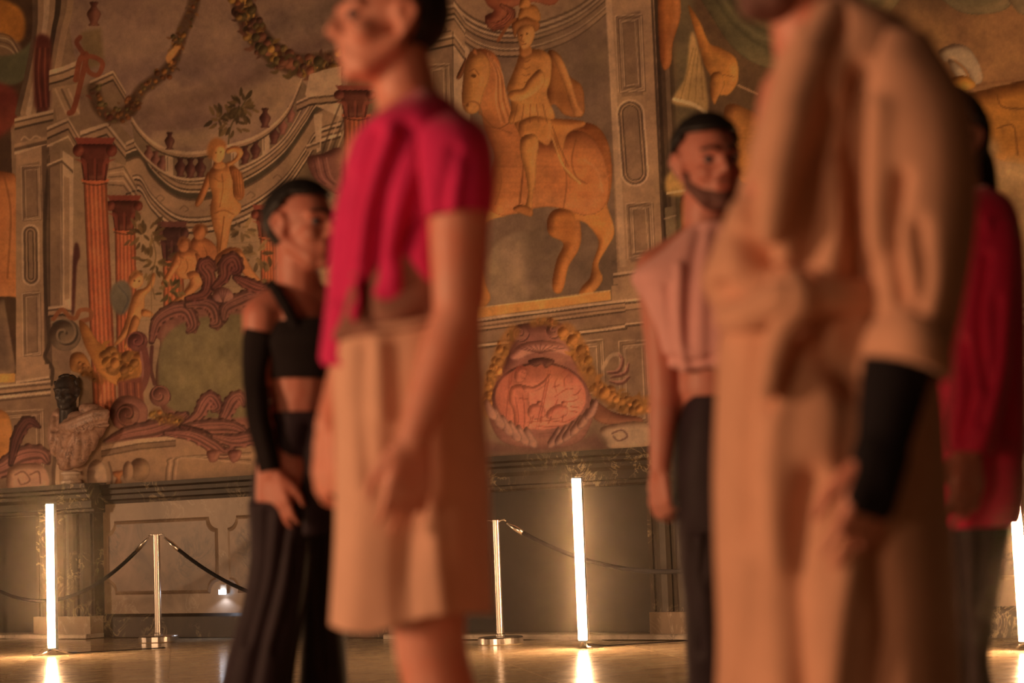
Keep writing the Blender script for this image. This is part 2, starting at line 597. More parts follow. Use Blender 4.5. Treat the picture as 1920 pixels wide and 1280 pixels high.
def paint():
    # ---- grounds
    canvas[:] = np.array(SM, np.float32)
    pg([(-290, -140), (660, -140), (660, 1000), (-290, 1000)], (126, 90, 62))
    pg([(560, -140), (900, -140), (900, 1000), (560, 1000)], (104, 74, 50))
    # open sky above the balcony
    pg([(95, -140), (660, -140), (650, 240), (540, 270), (400, 330), (250, 260), (150, 160)], SKY)
    for (pts, w, c, a) in (([(250, 215), (330, 200), (420, 170), (560, 100), (660, 60)], 34, (98, 66, 50), .55),
                           ([(270, 250), (360, 225), (480, 200), (560, 150)], 22, (112, 76, 58), .6),
                           ([(180, 60), (300, 90), (420, 60), (600, 20)], 60, (146, 106, 78), .45),
                           ([(190, 150), (300, 120), (380, 140), (460, 120)], 40, (116, 82, 66), .5),
                           ([(470, 180), (540, 150), (570, 145)], 40, (158, 116, 80), .55),
                           ([(300, 262), (420, 250), (520, 200), (560, 160)], 26, (164, 122, 84), .5),
                           ([(520, 50), (600, 30), (680, 10)], 50, (110, 80, 60), .6)):
        st(pts, w, c, a, soft=30)
    # hall seen between the columns
    pg([(130, 300), (260, 340), (330, 410), (520, 400), (640, 320), (640, 900), (120, 900)], (144, 104, 72), 3)
    pg([(205, 420), (640, 400), (640, 620), (205, 640)], (156, 114, 78), 8, .8)
    for k in range(9):
        st([(210, 470 + k * 27), (320, 462 + k * 27), (520, 452 + k * 27)], 2, (118, 84, 58), .35)
    # ---- far left: end of the next picture
    pg([(-290, -140), (60, -140), (70, 60), (62, 160), (20, 240), (34, 700), (-290, 720)], (70, 44, 28))
    sp([(-20, 0), (30, 10), (46, 36), (44, 70), (20, 84), (-30, 90)], (168, 98, 40), 3)
    sp([(-20, 60), (20, 70), (40, 90), (30, 110), (-20, 100)], (120, 84, 56), 3)
    for k in range(4):
        st([(-10, 62 + k * 7), (18, 68 + k * 8), (36, 96 + k * 6)], 2.4, (176, 136, 96) if k % 2 else (80, 52, 36), .7)
    sp([(-40, 110), (30, 100), (70, 60), (76, 30), (84, 40), (70, 110), (44, 150), (10, 160), (-40, 150)], (92, 78, 50), 2)
    sp([(-40, 160), (24, 165), (34, 200), (20, 240), (-40, 270)], (110, 44, 30), 4)
    md([(-120, 330), (8, 322), (32, 350), (34, 480), (60, 545), (72, 560), (70, 630), (62, 640), (58, 580), (36, 560), (0, 556), (-120, 560)], OR, 12)
    st([(8, 330), (20, 400), (14, 520)], 4, ORD, .5)
    md([(-60, 560), (8, 560), (30, 690), (26, 705), (-60, 705)], (104, 74, 52), 6, spl=False)
    pg([(-290, 705), (28, 700), (28, 716), (-290, 730)], (186, 116, 56))
    # stone arch and entablature at the far left
    for i, c in enumerate((SD, ST, SL, ST, SS, SM, ST)):
        st([(60 + i * 12, -140), (66 + i * 11, 0), (66 + i * 9, 60), (52 + i * 9, 140), (34 + i * 10, 212)], 12, c, 1)
    sp([(66, 75), (92, 70), (96, 100), (92, 200), (80, 210), (64, 190)], (84, 36, 26), 3)
    for i in range(5):
        st([(70 + i * 5, 90), (66 + i * 6, 140), (72 + i * 5, 200)], 2.5, (136, 66, 44) if i % 2 else (56, 24, 18), .6)
    bands([(92, 132), (120, 124), (148, 112)], [(0, 9, SL), (9, 13, SD), (13, 24, ST), (24, 28, SS), (28, 38, SM)], False)
    pg([(98, 165), (150, 155), (150, 215), (106, 226)], ST)
    for x in (104, 116, 128):
        st([(x, 168), (x + 20, 212)], 4, SL if x != 116 else SD, .8, False)
    # P1 pilaster and capital
    bands([(27, 222), (60, 214), (100, 205)], [(0, 6, SL), (6, 10, SD), (10, 18, ST), (18, 22, SS), (22, 48, SM), (48, 55, ST), (55, 62, SD), (62, 68, SL)], False)
    st([(40, 262), (46, 256), (56, 262), (66, 255), (76, 258)], 3, SL, .7)
    pg([(30, 290), (88, 270), (92, 690), (30, 700)], ST)
    pg([(78, 274), (92, 270), (98, 690), (84, 692)], SD)
    pg([(40, 310), (74, 302), (76, 410), (41, 414)], SM)
    panel_lines(40, 312, 74, 412, .02, (0, 5))
    ring_panel(57, 420, 536, 17, .01)
    pg([(42, 548), (74, 544), (76, 664), (44, 668)], SM)
    panel_lines(42, 550, 74, 666, .015, (0, 5))
    st([(92, 300), (84, 420), (86, 560), (92, 640), (84, 668), (98, 690), (96, 720)], 7, SS, .9)
    bands([(30, 692), (92, 682)], [(0, 22, ST), (22, 27, SL), (27, 32, SD)], False)
    bands([(-290, 752), (0, 722), (95, 712)], [(0, 5, SL), (5, 9, SD), (9, 16, ST), (16, 20, SS), (20, 26, SL), (26, 31, SD), (31, 80, SM)], False)
    pg([(-290, 800), (95, 760), (110, 930), (-290, 960)], SM)
    panel_lines(4, 772, 80, 880, .02)
    # P2 pilaster
    bands([(88, 238), (128, 220), (150, 258)], [(0, 6, SL), (6, 10, SD), (10, 20, ST), (20, 24, SS), (24, 34, SM), (34, 38, SL)], False)
    pg([(90, 290), (116, 282), (116, 600), (92, 600)], SM)
    pg([(114, 280), (138, 296), (136, 590), (114, 590)], SL)
    pg([(120, 330), (130, 334), (130, 560), (121, 562)], ST)
    st([(92, 292), (93, 600)], 3, SS, .8, False)
    st([(116, 282), (116, 590)], 2, SD, .8, False)
    bands([(88, 308), (116, 296), (137, 316)], [(0, 4, SL), (4, 9, SD)], False)
    bands([(90, 575), (118, 572), (138, 578)], [(0, 5, SL), (5, 9, SD), (9, 16, ST), (16, 20, SS)], False)
    sp([(138, 470), (146, 456), (150, 480), (144, 500), (140, 580), (134, 580)], (78, 40, 30), 1)
    # ---- entablature of the left bay and the concave balcony
    bands([(150, 250), (200, 232), (240, 282), (262, 266)], [(-4, 4, SL), (4, 8, SD), (8, 18, ST), (18, 22, SS), (22, 30, SM)], False)
    cor = [(236, 268), (262, 262), (284, 296), (318, 328), (350, 340), (392, 338), (440, 326), (490, 300), (535, 262), (572, 210), (596, 176), (640, 160)]
    bands(cor, [(-2, 4, SL), (4, 7, SD), (7, 14, ST), (14, 17, SS), (17, 21, SL), (21, 32, (70, 52, 36)), (32, 36, SD)])
    bands(cor, [(36, 66, ST), (66, 69, SD), (69, 74, SL), (74, 78, SS), (78, 84, ST), (84, 88, SD), (88, 94, SL), (94, 98, SS)])
    pg([(205, 300), (240, 312), (258, 352), (240, 362), (205, 340)], ST)
    for k in range(5):
        st([(204, 318 + k * 7), (232, 312 + k * 9), (256, 352 + k * 7)], 2.5, SL if k % 2 else SD, .8, False)
    for x, y in ((300, 372), (345, 392), (400, 386), (470, 366), (520, 334)):
        st([(x - 8, y), (x, y - 6), (x + 8, y), (x + 2, y + 5)], 2, SD, .6)
    rail = [(246, 222), (262, 246), (290, 272), (322, 286), (356, 290), (392, 286), (430, 276), (474, 262), (512, 238), (542, 204), (566, 150)]
    low = [(252, 268), (272, 294), (300, 318), (330, 332), (360, 336), (400, 330), (440, 318), (486, 296), (530, 260), (560, 214), (580, 168)]
    a_, b_ = _catmull(rail, False), _catmull(low, False)
    pg(np.vstack([a_, b_[::-1]]), (116, 84, 58))
    for (x, y, h) in ((279, 288, 30), (292, 300, 32), (304, 308, 32), (338, 313, 36), (357, 316, 36), (376, 314, 36), (459, 291, 34), (479, 281, 34), (514, 253, 34), (530, 236, 32), (545, 214, 30)):
        vase(x, y, h, MVD if h > 33 else MV)
    for x, y in ((317, 306), (404, 306), (440, 300), (498, 268)):
        pg([(x - 7, y - 20), (x + 7, y - 21), (x + 8, y + 22), (x - 6, y + 23)], SL)
        st([(x - 3, y - 12), (x - 3, y + 14)], 2, SD, .6, False)
    bands(rail, [(-6, 0, SL), (0, 5, ST), (5, 8, SS)])
    bands(low, [(-2, 3, SL), (3, 6, SD)])
    vase(318, 264, 32, MVD); vase(497, 221, 36, MVD)
    # block and swag left of the balcony
    pg([(150, 165), (215, 130), (236, 175), (240, 235), (200, 230), (150, 245)], SM)
    bands([(168, 152), (212, 132), (236, 172)], [(0, 5, SL), (5, 9, SD), (9, 16, ST), (16, 20, SS)], False)
    pg([(150, 60), (190, 52), (196, 120), (160, 130)], (118, 86, 54), 3)
    garland([(176, 168), (186, 200), (210, 218), (240, 208), (250, 190)], 28, [ORD, (150, 88, 44), (128, 62, 40), (110, 84, 46)], 46, 3)
    st([(142, 150), (150, 112), (162, 104), (150, 160), (138, 205), (130, 212)], 10, (118, 56, 34), .95)
    st([(150, 110), (172, 106), (192, 118), (184, 140), (168, 136), (160, 120)], 9, (126, 62, 38), .95)
    st([(156, 100), (144, 80), (150, 70)], 9, (110, 52, 32), .9)
    vase(176, 26, 44, (112, 62, 44))
    # garlands hanging in the sky
    garland([(368, -60), (362, 10), (346, 50), (332, 90), (318, 125), (290, 150), (264, 170), (246, 205)], 24, [ORD, (150, 96, 44), (104, 78, 40), (132, 74, 40), YL], 120, 5)
    sp([(330, 86), (312, 104), (316, 118), (336, 92)], (196, 124, 66), 1)
    garland([(446, -40), (458, 18), (482, 66), (520, 104), (566, 122), (640, 112), (700, 80)], 46, [ORD, (118, 84, 44), (96, 72, 38), (132, 74, 48), (180, 122, 56), (104, 60, 40)], 230, 9)
    # right end of the balcony
    pg([(580, 140), (616, 128), (640, 124), (640, 220), (596, 200), (572, 178)], SL)
    bands([(556, 190), (582, 178), (640, 172)], [(0, 4, SL), (4, 8, SD), (8, 16, ST), (16, 20, SS)], False)
    pg([(588, 215), (604, 212), (602, 282), (594, 286)], SL)
    bands([(574, 272), (600, 262)], [(0, 4, SL), (4, 8, SD), (8, 14, ST)], False)
    for k in range(5):
        st([(600 + k * 9, 300 - k * 2), (620 + k * 9, 240), (640 + k * 9, 190)], 3.5, SL if k % 2 else SS, .6)
    md([(576, 296), (604, 288), (640, 280), (640, 360), (606, 350), (586, 330)], MV, 8)
    for k in range(4):
        st([(588 + k * 8, 296), (596 + k * 8, 330), (610 + k * 8, 345)], 2.5, MVL if k % 2 else MVD, .7)
    # ---- red columns
    column(306, 308, 488, 640, 38, RC); capital(322, 415, 48, 74, MVD)
    column(216, 220, 428, 700, 38, RC); capital(233, 366, 52, 66, (112, 50, 34))
    column(157, 176, 336, 780, 43, RC); capital(178, 258, 62, 80, (106, 46, 32))
    column(488, 492, 440, 640, 30, RC); capital(500, 384, 44, 60, (112, 52, 36))
    for i in range(6):
        column(560 + i * 0.1, 562, 430, 640, 30, RC) if i == 0 else None
    column(645, 650, 214, 560, 46, (136, 68, 42)); capital(666, 160, 60, 60, (106, 50, 36))
    # ---- plants, putti, figures
    leafy(268, 440, 30, 34, (96, 66, 38), 3, leaf=16); leafy(292, 490, 34, 26, (104, 73, 42), 4, leaf=13)
    st([(290, 560), (284, 520), (292, 480), (284, 440)], 2, (100, 70, 40), .8)
    leafy(410, 225, 16, 18, (88, 62, 35), 5, leaf=15); leafy(440, 228, 20, 22, (88, 62, 35), 6, leaf=16); leafy(456, 198, 20, 26, (88, 62, 35), 8, leaf=16)
    st([(428, 270), (432, 240), (444, 215), (462, 186)], 2.5, (84, 64, 36), .9)
    leafy(452, 428, 16, 16, (120, 85, 52), 12, leaf=15); leafy(482, 478, 20, 20, (120, 85, 52), 13, leaf=16)
    leafy(500, 520, 34, 30, (110, 78, 47), 14, leaf=16)
    # standing putto with palm
    md([(390, 322), (378, 352), (366, 380), (370, 388), (380, 378), (392, 352), (400, 338)], OR, 4)
    md([(394, 318), (412, 308), (434, 306), (446, 322), (440, 350), (442, 372), (452, 384), (450, 398), (436, 412), (430, 440), (424, 470), (418, 486), (404, 484), (406, 450), (398, 420), (394, 390), (398, 366), (392, 344)], (190, 116, 62), 8)
    md([(430, 312), (446, 316), (456, 336), (458, 366), (448, 376), (438, 366), (436, 340)], (166, 94, 48), 5)
    for k in range(4):
        st([(438 + k * 5, 322), (440 + k * 5, 350), (446 + k * 3, 370)], 2, ORD, .6)
    md([(430, 312), (446, 302), (456, 288), (450, 276), (436, 274), (424, 280), (426, 288), (440, 284), (444, 290), (436, 300), (424, 306)], (190, 116, 62), 4)
    md([(402, 304), (416, 302), (424, 312), (412, 318), (400, 314)], (182, 110, 58), 3)
    md([(394, 284), (400, 268), (414, 266), (422, 278), (420, 296), (410, 306), (399, 300)], (196, 124, 68), 6); sp([(388, 286), (392, 268), (406, 258), (422, 266), (424, 280), (416, 274), (404, 276), (398, 290), (394, 300)], (142, 82, 42), 2)
    for x, y in ((405, 286), (414, 285)): el(x, y, 1.7, 1.3, (96, 52, 28))
    st([(416, 326), (418, 352), (412, 388)], 2, ORD, .6); st([(402, 400), (420, 394), (438, 402)], 2.5, ORD, .6); st([(420, 406), (416, 440), (412, 470)], 2.5, ORD, .7); st([(402, 334), (412, 340), (424, 338)], 1.8, ORD, .5)
    # figure group on the cartouche
    fl = lambda p, c=(184, 108, 60), r=7: md(p, c, r, line=.75)
    fl([(362, 446), (374, 442), (396, 452), (408, 470), (404, 496), (384, 504), (364, 492), (354, 466)], (172, 98, 54))
    el3(374, 436, 12, 15, (170, 96, 52), 6); st([(362, 432), (370, 422), (384, 424), (388, 436)], 5, (118, 64, 34), .8)
    fl([(404, 482), (428, 464), (450, 466), (454, 480), (432, 494), (410, 504)], (186, 110, 62))
    fl([(440, 470), (454, 472), (474, 506), (492, 530), (482, 536), (460, 518), (444, 492)], (188, 114, 64), 5)
    fl([(330, 474), (352, 466), (372, 474), (376, 500), (364, 520), (340, 522), (326, 506), (322, 488)], (186, 112, 62))
    fl([(332, 474), (322, 494), (308, 520), (302, 532), (312, 536), (326, 514), (340, 492)], (180, 104, 58), 4)
    fl([(366, 474), (378, 484), (382, 506), (376, 522), (370, 516), (370, 496)], (176, 100, 56), 4)
    el3(344, 460, 11, 13, (174, 100, 56), 5); st([(334, 458), (340, 446), (354, 450), (356, 462)], 5, (122, 66, 36), .85)
    fl([(350, 512), (374, 508), (388, 524), (372, 542), (346, 564), (328, 578), (314, 580), (322, 566), (346, 544), (356, 528)], (192, 118, 66), 6)
    for q in ([(348, 484), (352, 500), (346, 514)], [(382, 460), (388, 478), (382, 492)], [(362, 520), (348, 540)], [(420, 474), (432, 480)], [(336, 480), (344, 484)]): st(q, 2, ORD, .6, taper=True)
    st([(300, 540), (318, 532), (336, 536), (344, 548)], 10, (120, 84, 48), .6, taper=True)
    leafy(318, 546, 18, 26, (92, 70, 40), 15, leaf=12)
    # small putto with the blue shield
    sp([(206, 552), (214, 532), (232, 525), (246, 540), (246, 566), (236, 586), (222, 590), (210, 574)], (104, 84, 62), 2); st([(222, 536), (240, 560), (230, 586)], 3, (74, 64, 56), .6)
    md([(254, 546), (270, 540), (280, 530), (286, 512), (292, 516), (286, 540), (272, 556), (270, 580), (258, 610), (250, 618), (226, 642), (214, 646), (228, 622), (236, 600), (244, 570)], (192, 120, 66), 6)
    md([(250, 592), (262, 600), (256, 620), (238, 650), (232, 654), (238, 626)], (178, 108, 58), 4)
    md([(266, 580), (280, 582), (288, 590), (280, 594), (266, 592)], (186, 112, 60), 3)
    el3(255, 525, 14, 16, (198, 126, 72), 7); st([(246, 516), (254, 508), (266, 514)], 5, (140, 84, 44), .8)
    for x, y in ((252, 526), (261, 527)): el(x, y, 1.8, 1.4, (84, 46, 26))
    st([(284, 520), (284, 640)], 1.6, (120, 84, 52), .7, False)
    # ---- grey volute bracket and golden horn of plenty
    pg([(96, 600), (120, 596), (136, 670), (132, 700), (118, 704), (98, 660)], SM)
    volute(122, 628, 30, (114, 84, 60), 1.7, 1, -2.4)
    st([(100, 598), (116, 580), (130, 594), (142, 596), (150, 582), (168, 582), (170, 596), (152, 602)], 8, (130, 70, 40), .9)
    md([(148, 602), (164, 610), (184, 640), (214, 656), (246, 664), (270, 656), (274, 682), (256, 712), (236, 726), (210, 718), (186, 700), (170, 670), (156, 640)], YL, 9)
    garland([(196, 666), (222, 682), (246, 690), (236, 708)], 40, [YL, (168, 104, 44), (178, 110, 52)], 36, 21, (150, 90, 40), True)
    md([(134, 664), (156, 662), (172, 690), (170, 704), (150, 700), (132, 692)], (150, 92, 44), 6)
    garland([(150, 690), (168, 700), (190, 712)], 20, [YL, (150, 88, 40)], 20, 22, (110, 64, 30))
    # ---- the great cartouche
    md([(300, 640), (292, 700), (300, 760), (340, 800), (430, 812), (540, 800), (590, 760), (604, 690), (590, 610), (540, 568), (470, 552), (400, 552), (340, 566), (296, 590), (282, 630)], MV, 12, line=.6)
    sp([(296, 700), (300, 652), (322, 618), (360, 600), (410, 590), (470, 590), (530, 604), (566, 640), (574, 700), (556, 752), (500, 776), (420, 784), (340, 776), (304, 748)], GR, 2)
    sp([(306, 700), (316, 640), (350, 612), (440, 600), (420, 680), (340, 740)], (128, 102, 66), 18, .5)
    r_ = random.Random(5)
    for k in range(60):
        x, y = r_.uniform(310, 560), r_.uniform(605, 770)
        st([(x, y), (x + r_.uniform(-16, 16), y + r_.uniform(10, 30))], r_.uniform(4, 12), (96, 76, 46) if r_.random() < .5 else (128, 100, 64), .22, False, soft=6)
    acanthus([(284, 640), (296, 600), (330, 580), (352, 584), (362, 610), (352, 622)], 30, MV)
    acanthus([(350, 572), (386, 568), (404, 580), (408, 604), (396, 610)], 30, MV)
    acanthus([(420, 600), (424, 578), (448, 564), (480, 552), (510, 552)], 30, MV)
    acanthus([(350, 560), (384, 550), (392, 520), (380, 500), (392, 492), (404, 506)], 26, (120, 64, 48))
    acanthus([(400, 540), (420, 520), (422, 496), (438, 486), (446, 504), (436, 512)], 28, (120, 64, 48))
    acanthus([(440, 520), (462, 530), (488, 540), (520, 540)], 24, (120, 64, 48))
    md([(398, 556), (404, 542), (418, 538), (432, 544), (438, 558), (424, 566), (408, 566)], MVL, 6)
    for k in (-10, -4, 2, 8): st([(418, 566), (418 + k, 542)], 1.6, MVD, .6, False)
    acanthus([(500, 556), (550, 562), (584, 590), (604, 640), (600, 690)], 32, MV)
    st([(285, 650), (283, 690), (290, 720)], 7, MVD, .9); st([(278, 650), (276, 690), (284, 716)], 3, MVL, .6)
    volute(258, 640, 19, (118, 62, 50), 1.5, 1, 2.6)
    st([(268, 654), (274, 690), (268, 720), (250, 748)], 16, (112, 60, 46), .95); st([(264, 660), (268, 700), (256, 736)], 4, MVL, .6)
    volute(300, 742, 20, MV, 1.5, -1, .4)
    pg([(220, 716), (266, 706), (270, 760), (222, 760)], (110, 56, 40), 1)
    for k in range(6): st([(224 + k * 7, 718), (226 + k * 7, 758)], 2.5, (146, 78, 50) if k % 2 else (78, 38, 28), .8, False)
    md([(206, 770), (224, 744), (256, 744), (276, 764), (272, 794), (246, 806), (216, 800)], MV, 8); volute(240, 778, 22, MV, 1.6, 1, 1.0)
    acanthus([(200, 830), (240, 816), (290, 806), (330, 790), (350, 776)], 40, MV)
    garland([(292, 776), (312, 786), (336, 788)], 22, [YL, (150, 98, 46), (190, 130, 60)], 24, 31, (110, 70, 34))
    acanthus([(340, 800), (370, 780), (384, 756), (396, 746), (408, 762), (398, 770)], 28, MV)
    acanthus([(410, 800), (424, 776), (436, 752), (450, 744), (458, 760)], 28, MV)
    acanthus([(300, 824), (350, 806), (400, 800), (440, 802), (470, 818)], 30, MV)
    acanthus([(340, 800), (380, 816), (410, 840), (430, 856), (446, 846)], 26, MVD)
    acanthus([(470, 810), (540, 800), (590, 770)], 40, MV); acanthus([(460, 830), (520, 836), (580, 820), (640, 830)], 36, MV)
    # stone plinth under the cartouche
    pg([(150, 832), (640, 800), (640, 960), (130, 960)], ST, 2)
    bands([(190, 836), (262, 822), (330, 816)], [(0, 8, SL), (8, 11, SD), (11, 18, SM), (18, 21, SD)], False)
    acanthus([(310, 812), (360, 816), (400, 836), (420, 850), (440, 838)], 26, MV)
    acanthus([(400, 818), (440, 826), (480, 820), (520, 830)], 28, MV)
    md([(168, 912), (164, 880), (176, 862), (192, 866), (200, 886), (198, 912)], SL, 8); st([(204, 866), (210, 890), (208, 914)], 4, SD, .7)
    md([(212, 884), (232, 882), (230, 890), (226, 896), (228, 906), (216, 908), (218, 896), (214, 892)], (172, 98, 52), 3)
    el3(262, 880, 20, 22, (132, 94, 64), 9, line=.3); el3(240, 884, 10, 20, (150, 108, 76), 5, line=.3)
    for k in range(4):
        st([(310 + k * 6, 912), (314 + k * 6, 872), (330 + k * 6, 858), (470, 848 + k * 7)], 3, SL if k % 2 else SD, .7)
    for x in (400, 440): md([(x - 12, 846), (x + 12, 844), (x + 8, 862), (x - 6, 866)], MV, 4)
    # bottom left: scrolls beside the bust
    md([(-40, 770), (10, 772), (24, 810), (28, 850), (10, 880), (-40, 890)], YL, 10)
    acanthus([(-60, 890), (0, 880), (40, 856), (76, 852), (90, 866)], 40, MV)
    acanthus([(20, 870), (32, 820), (52, 790), (74, 800)], 24, MVD)
    md([(16, 880), (50, 868), (84, 876), (88, 918), (20, 924)], (168, 116, 84), 6); st([(28, 890), (44, 884), (56, 900), (40, 908), (34, 898)], 3, (110, 64, 44), .8); st([(56, 890), (72, 884), (76, 906)], 3, (110, 64, 44), .8)
    for i, c in enumerate((SD, SL, ST)): st([(100 + i * 8, 930), (100 + i * 8, 880), (104 + i * 9, 850)], 7, c, .9, False)

    # ================= middle bay: horseman in a niche
    pg([(790, -140), (1140, -140), (1180, 560), (800, 620)], (118, 84, 60))
    pg([(860, 100), (1135, 0), (1160, 545), (880, 590)], (112, 80, 58), 2)
    sp([(920, 470), (990, 440), (990, 560), (960, 580), (900, 590)], (142, 106, 76), 3, .8)
    pg([(985, 430), (1160, 400), (1165, 548), (985, 566)], (96, 70, 50), 10, .7)
    r_ = random.Random(8)
    for k in range(120):
        x, y = r_.uniform(900, 1150), r_.uniform(60, 560)
        el(x, y, r_.uniform(6, 26), r_.uniform(5, 18), (134, 98, 72) if r_.random() < .5 else (92, 66, 47), 5, .22)
    # concave cornice of the niche
    arc = [(845, 6), (868, 34), (900, 54), (940, 64), (985, 62), (1030, 50), (1080, 28), (1130, -10), (1180, -60)]
    bands(arc, [(-60, 0, ST), (-16, -11, SD), (-11, -5, SL), (-5, 0, SD), (0, 5, SL), (5, 8, SD), (8, 14, ST), (14, 17, SS), (17, 26, SM), (26, 29, SL), (29, 32, SD), (32, 40, ST), (40, 43, SS)])
    pg([(1010, 40), (1134, -30), (1150, 200), (1010, 220)], (104, 76, 54), 22, .55)
    # corner pier left of the horse
    pg([(780, -140), (850, -140), (850, 640), (780, 660)], SM)
    pg([(848, 60), (880, 92), (884, 600), (850, 610)], SL)
    bands([(780, 22), (852, 8), (872, 36)], [(0, 5, SL), (5, 9, SD), (9, 16, ST), (16, 20, SS), (20, 26, SL), (26, 30, SD), (30, 56, ST), (56, 61, SL), (61, 65, SD), (65, 74, ST), (74, 78, SS)], False)
    st([(812, 54), (826, 48), (836, 56), (826, 62), (844, 58)], 3, SS, .7)
    panel_lines(800, 122, 842, 560, .02, (0, 5, 10))
    st([(849, 60), (852, 610)], 2, SS, .7, False)
    # red drapery over the cornice
    md([(900, -40), (1000, -60), (1060, -40), (1040, 8), (1000, 4), (962, 14), (946, 34), (928, 50), (912, 46), (910, 30), (926, 20), (912, 6)], (136, 68, 42), 8)
    acanthus([(940, 10), (960, 24), (946, 44), (924, 50), (914, 38)], 16, (140, 72, 46))
    # horse
    md([(1058, 236), (1110, 232), (1138, 262), (1148, 320), (1142, 372), (1128, 400), (1118, 360), (1100, 300), (1060, 280)], (144, 76, 36), 8)
    md([(1042, 392), (1080, 396), (1090, 440), (1084, 470), (1066, 500), (1058, 536), (1050, 550), (1038, 546), (1036, 524), (1044, 486), (1056, 456), (1030, 440), (1026, 412)], (158, 90, 42), 8)
    md([(1068, 372), (1120, 350), (1142, 396), (1152, 436), (1140, 462), (1122, 496), (1130, 524), (1108, 552), (1086, 552), (1092, 536), (1106, 520), (1112, 490), (1122, 452), (1100, 420), (1076, 408)], (180, 108, 52), 9)
    md([(920, 380), (960, 366), (990, 372), (980, 396), (950, 404), (910, 420), (900, 470), (910, 530), (920, 560), (900, 580), (894, 560), (880, 470), (890, 410)], (184, 112, 56), 8)
    md([(884, 96), (912, 92), (934, 110), (944, 150), (956, 196), (972, 236), (1000, 262), (1060, 246), (1100, 250), (1130, 290), (1142, 350), (1130, 392), (1096, 404), (1060, 392), (1020, 388), (980, 396), (940, 404), (916, 386), (918, 330), (926, 290), (908, 240), (900, 200), (886, 214), (872, 208), (866, 190), (868, 150), (872, 120)], OR, 17, line=.6)
    md([(884, 98), (900, 96), (916, 112), (918, 144), (906, 176), (898, 206), (884, 214), (872, 206), (868, 184), (870, 140), (874, 118)], (182, 114, 58), 9)
    md([(874, 108), (868, 118), (856, 144), (862, 148), (870, 134)], ORD, 3); md([(886, 98), (890, 90), (896, 104)], OR, 2)
    for k in range(5): st([(914 + k * 3, 100 + k * 3), (930 + k * 3, 140), (930 + k * 5, 190), (940 + k * 6, 230)], 2.5, ORD if k % 2 else ORL, .5)
    el(888, 142, 5, 3.4, (92, 50, 24)); st([(880, 134), (890, 130), (898, 140)], 2, ORD, .8); el(876, 196, 3, 4, (110, 58, 28))
    st([(868, 196), (884, 190), (898, 196), (900, 214)], 3, (146, 84, 44), .9); st([(898, 210), (930, 240), (960, 226), (978, 206)], 2, ORD, .8); st([(900, 236), (930, 240), (960, 250)], 2, ORD, .6)
    st([(978, 262), (982, 300), (976, 360), (972, 400)], 3, ORD, .7); st([(1060, 300), (1062, 350), (1056, 392)], 3, ORD, .5); st([(1080, 260), (1072, 300), (1080, 330), (1100, 345)], 3, ORD, .6)
    st([(930, 290), (940, 340), (928, 384)], 3, ORD, .4); st([(1096, 300), (1120, 320), (1130, 360)], 4, ORL, .35)
    # saddle cloth, leg, cape and rider
    md([(976, 216), (1040, 222), (1090, 226), (1096, 236), (1064, 252), (1056, 300), (1068, 322), (1090, 344), (1066, 330), (1044, 290), (1030, 250), (990, 262), (966, 236)], (178, 106, 52), 6)
    st([(1026, 232), (1040, 270), (1056, 310), (1088, 344)], 4, (196, 130, 72), .8); st([(1034, 232), (1050, 276), (1066, 312)], 2, ORD, .7)
    md([(1028, 96), (1050, 104), (1066, 140), (1090, 160), (1096, 190), (1092, 218), (1060, 216), (1040, 196), (1026, 200), (1024, 150)], (142, 82, 40), 8)
    md([(1034, 98), (1054, 112), (1070, 150), (1082, 190), (1094, 214), (1076, 214), (1058, 160)], (176, 110, 58), 6)
    md([(978, 224), (1010, 216), (1032, 224), (1036, 250), (1028, 272), (1010, 264), (996, 256), (982, 262), (972, 246)], (178, 108, 54), 6)
    md([(978, 258), (1002, 252), (1010, 270), (1006, 300), (1004, 340), (998, 370), (998, 398), (992, 404), (984, 394), (990, 360), (984, 320), (976, 290)], (188, 118, 60), 6)
    md([(980, 384), (998, 392), (996, 406), (972, 398), (962, 392), (968, 386)], (160, 92, 46), 3); st([(980, 330), (976, 380)], 2, ORD, .7, False)
    md([(976, 100), (1000, 92), (1022, 96), (1034, 114), (1032, 150), (1026, 178), (1040, 222), (1000, 218), (956, 232), (958, 206), (956, 180), (950, 166), (960, 140), (968, 120)], (180, 112, 56), 9)
    md([(990, 150), (1012, 130), (1022, 150), (1010, 172), (984, 188), (962, 190), (952, 180), (958, 170), (980, 166)], (188, 118, 60), 5)
    for k in range(5): st([(970 + k * 12, 196), (966 + k * 14, 214), (962 + k * 16, 230)], 2, ORD, .6)
    for k in range(4): st([(974 + k * 3, 112 + k * 14), (986, 116 + k * 13), (994, 112 + k * 13)], 2, ORD, .5)
    md([(976, 84), (990, 80), (998, 98), (984, 108), (974, 100)], (166, 98, 48), 4)
    md([(970, 54), (984, 44), (1000, 48), (1002, 70), (992, 88), (980, 92), (972, 78)], (194, 124, 66), 6)
    for x, y in ((977, 66), (988, 63)): el(x, y, 2.2, 1.5, (84, 44, 22))
    st([(980, 66), (977, 76), (982, 78)], 1.8, ORD, .8); st([(978, 83), (986, 82)], 1.8, (120, 56, 30), .8)
    md([(960, 52), (962, 38), (984, 30), (1006, 36), (1012, 50), (1004, 60), (998, 50), (980, 48), (970, 58), (966, 72)], (150, 86, 42), 5)
    md([(972, 36), (976, 14), (990, 8), (1006, 12), (1014, 32), (1008, 40), (988, 32)], YL, 5); md([(974, 14), (978, -4), (990, -6), (994, 12)], YL, 4)
    st([(934, 76), (952, 48), (966, 36)], 6, (140, 76, 40), .9)
    pg([(893, 578), (1144, 545), (1146, 562), (893, 596)], (190, 122, 62)); st([(893, 578), (1144, 545)], 2.5, (204, 146, 88), .8, False)
    # pilaster right of the niche
    pg([(1132, -140), (1216, -140), (1248, 560), (1160, 560)], ST)
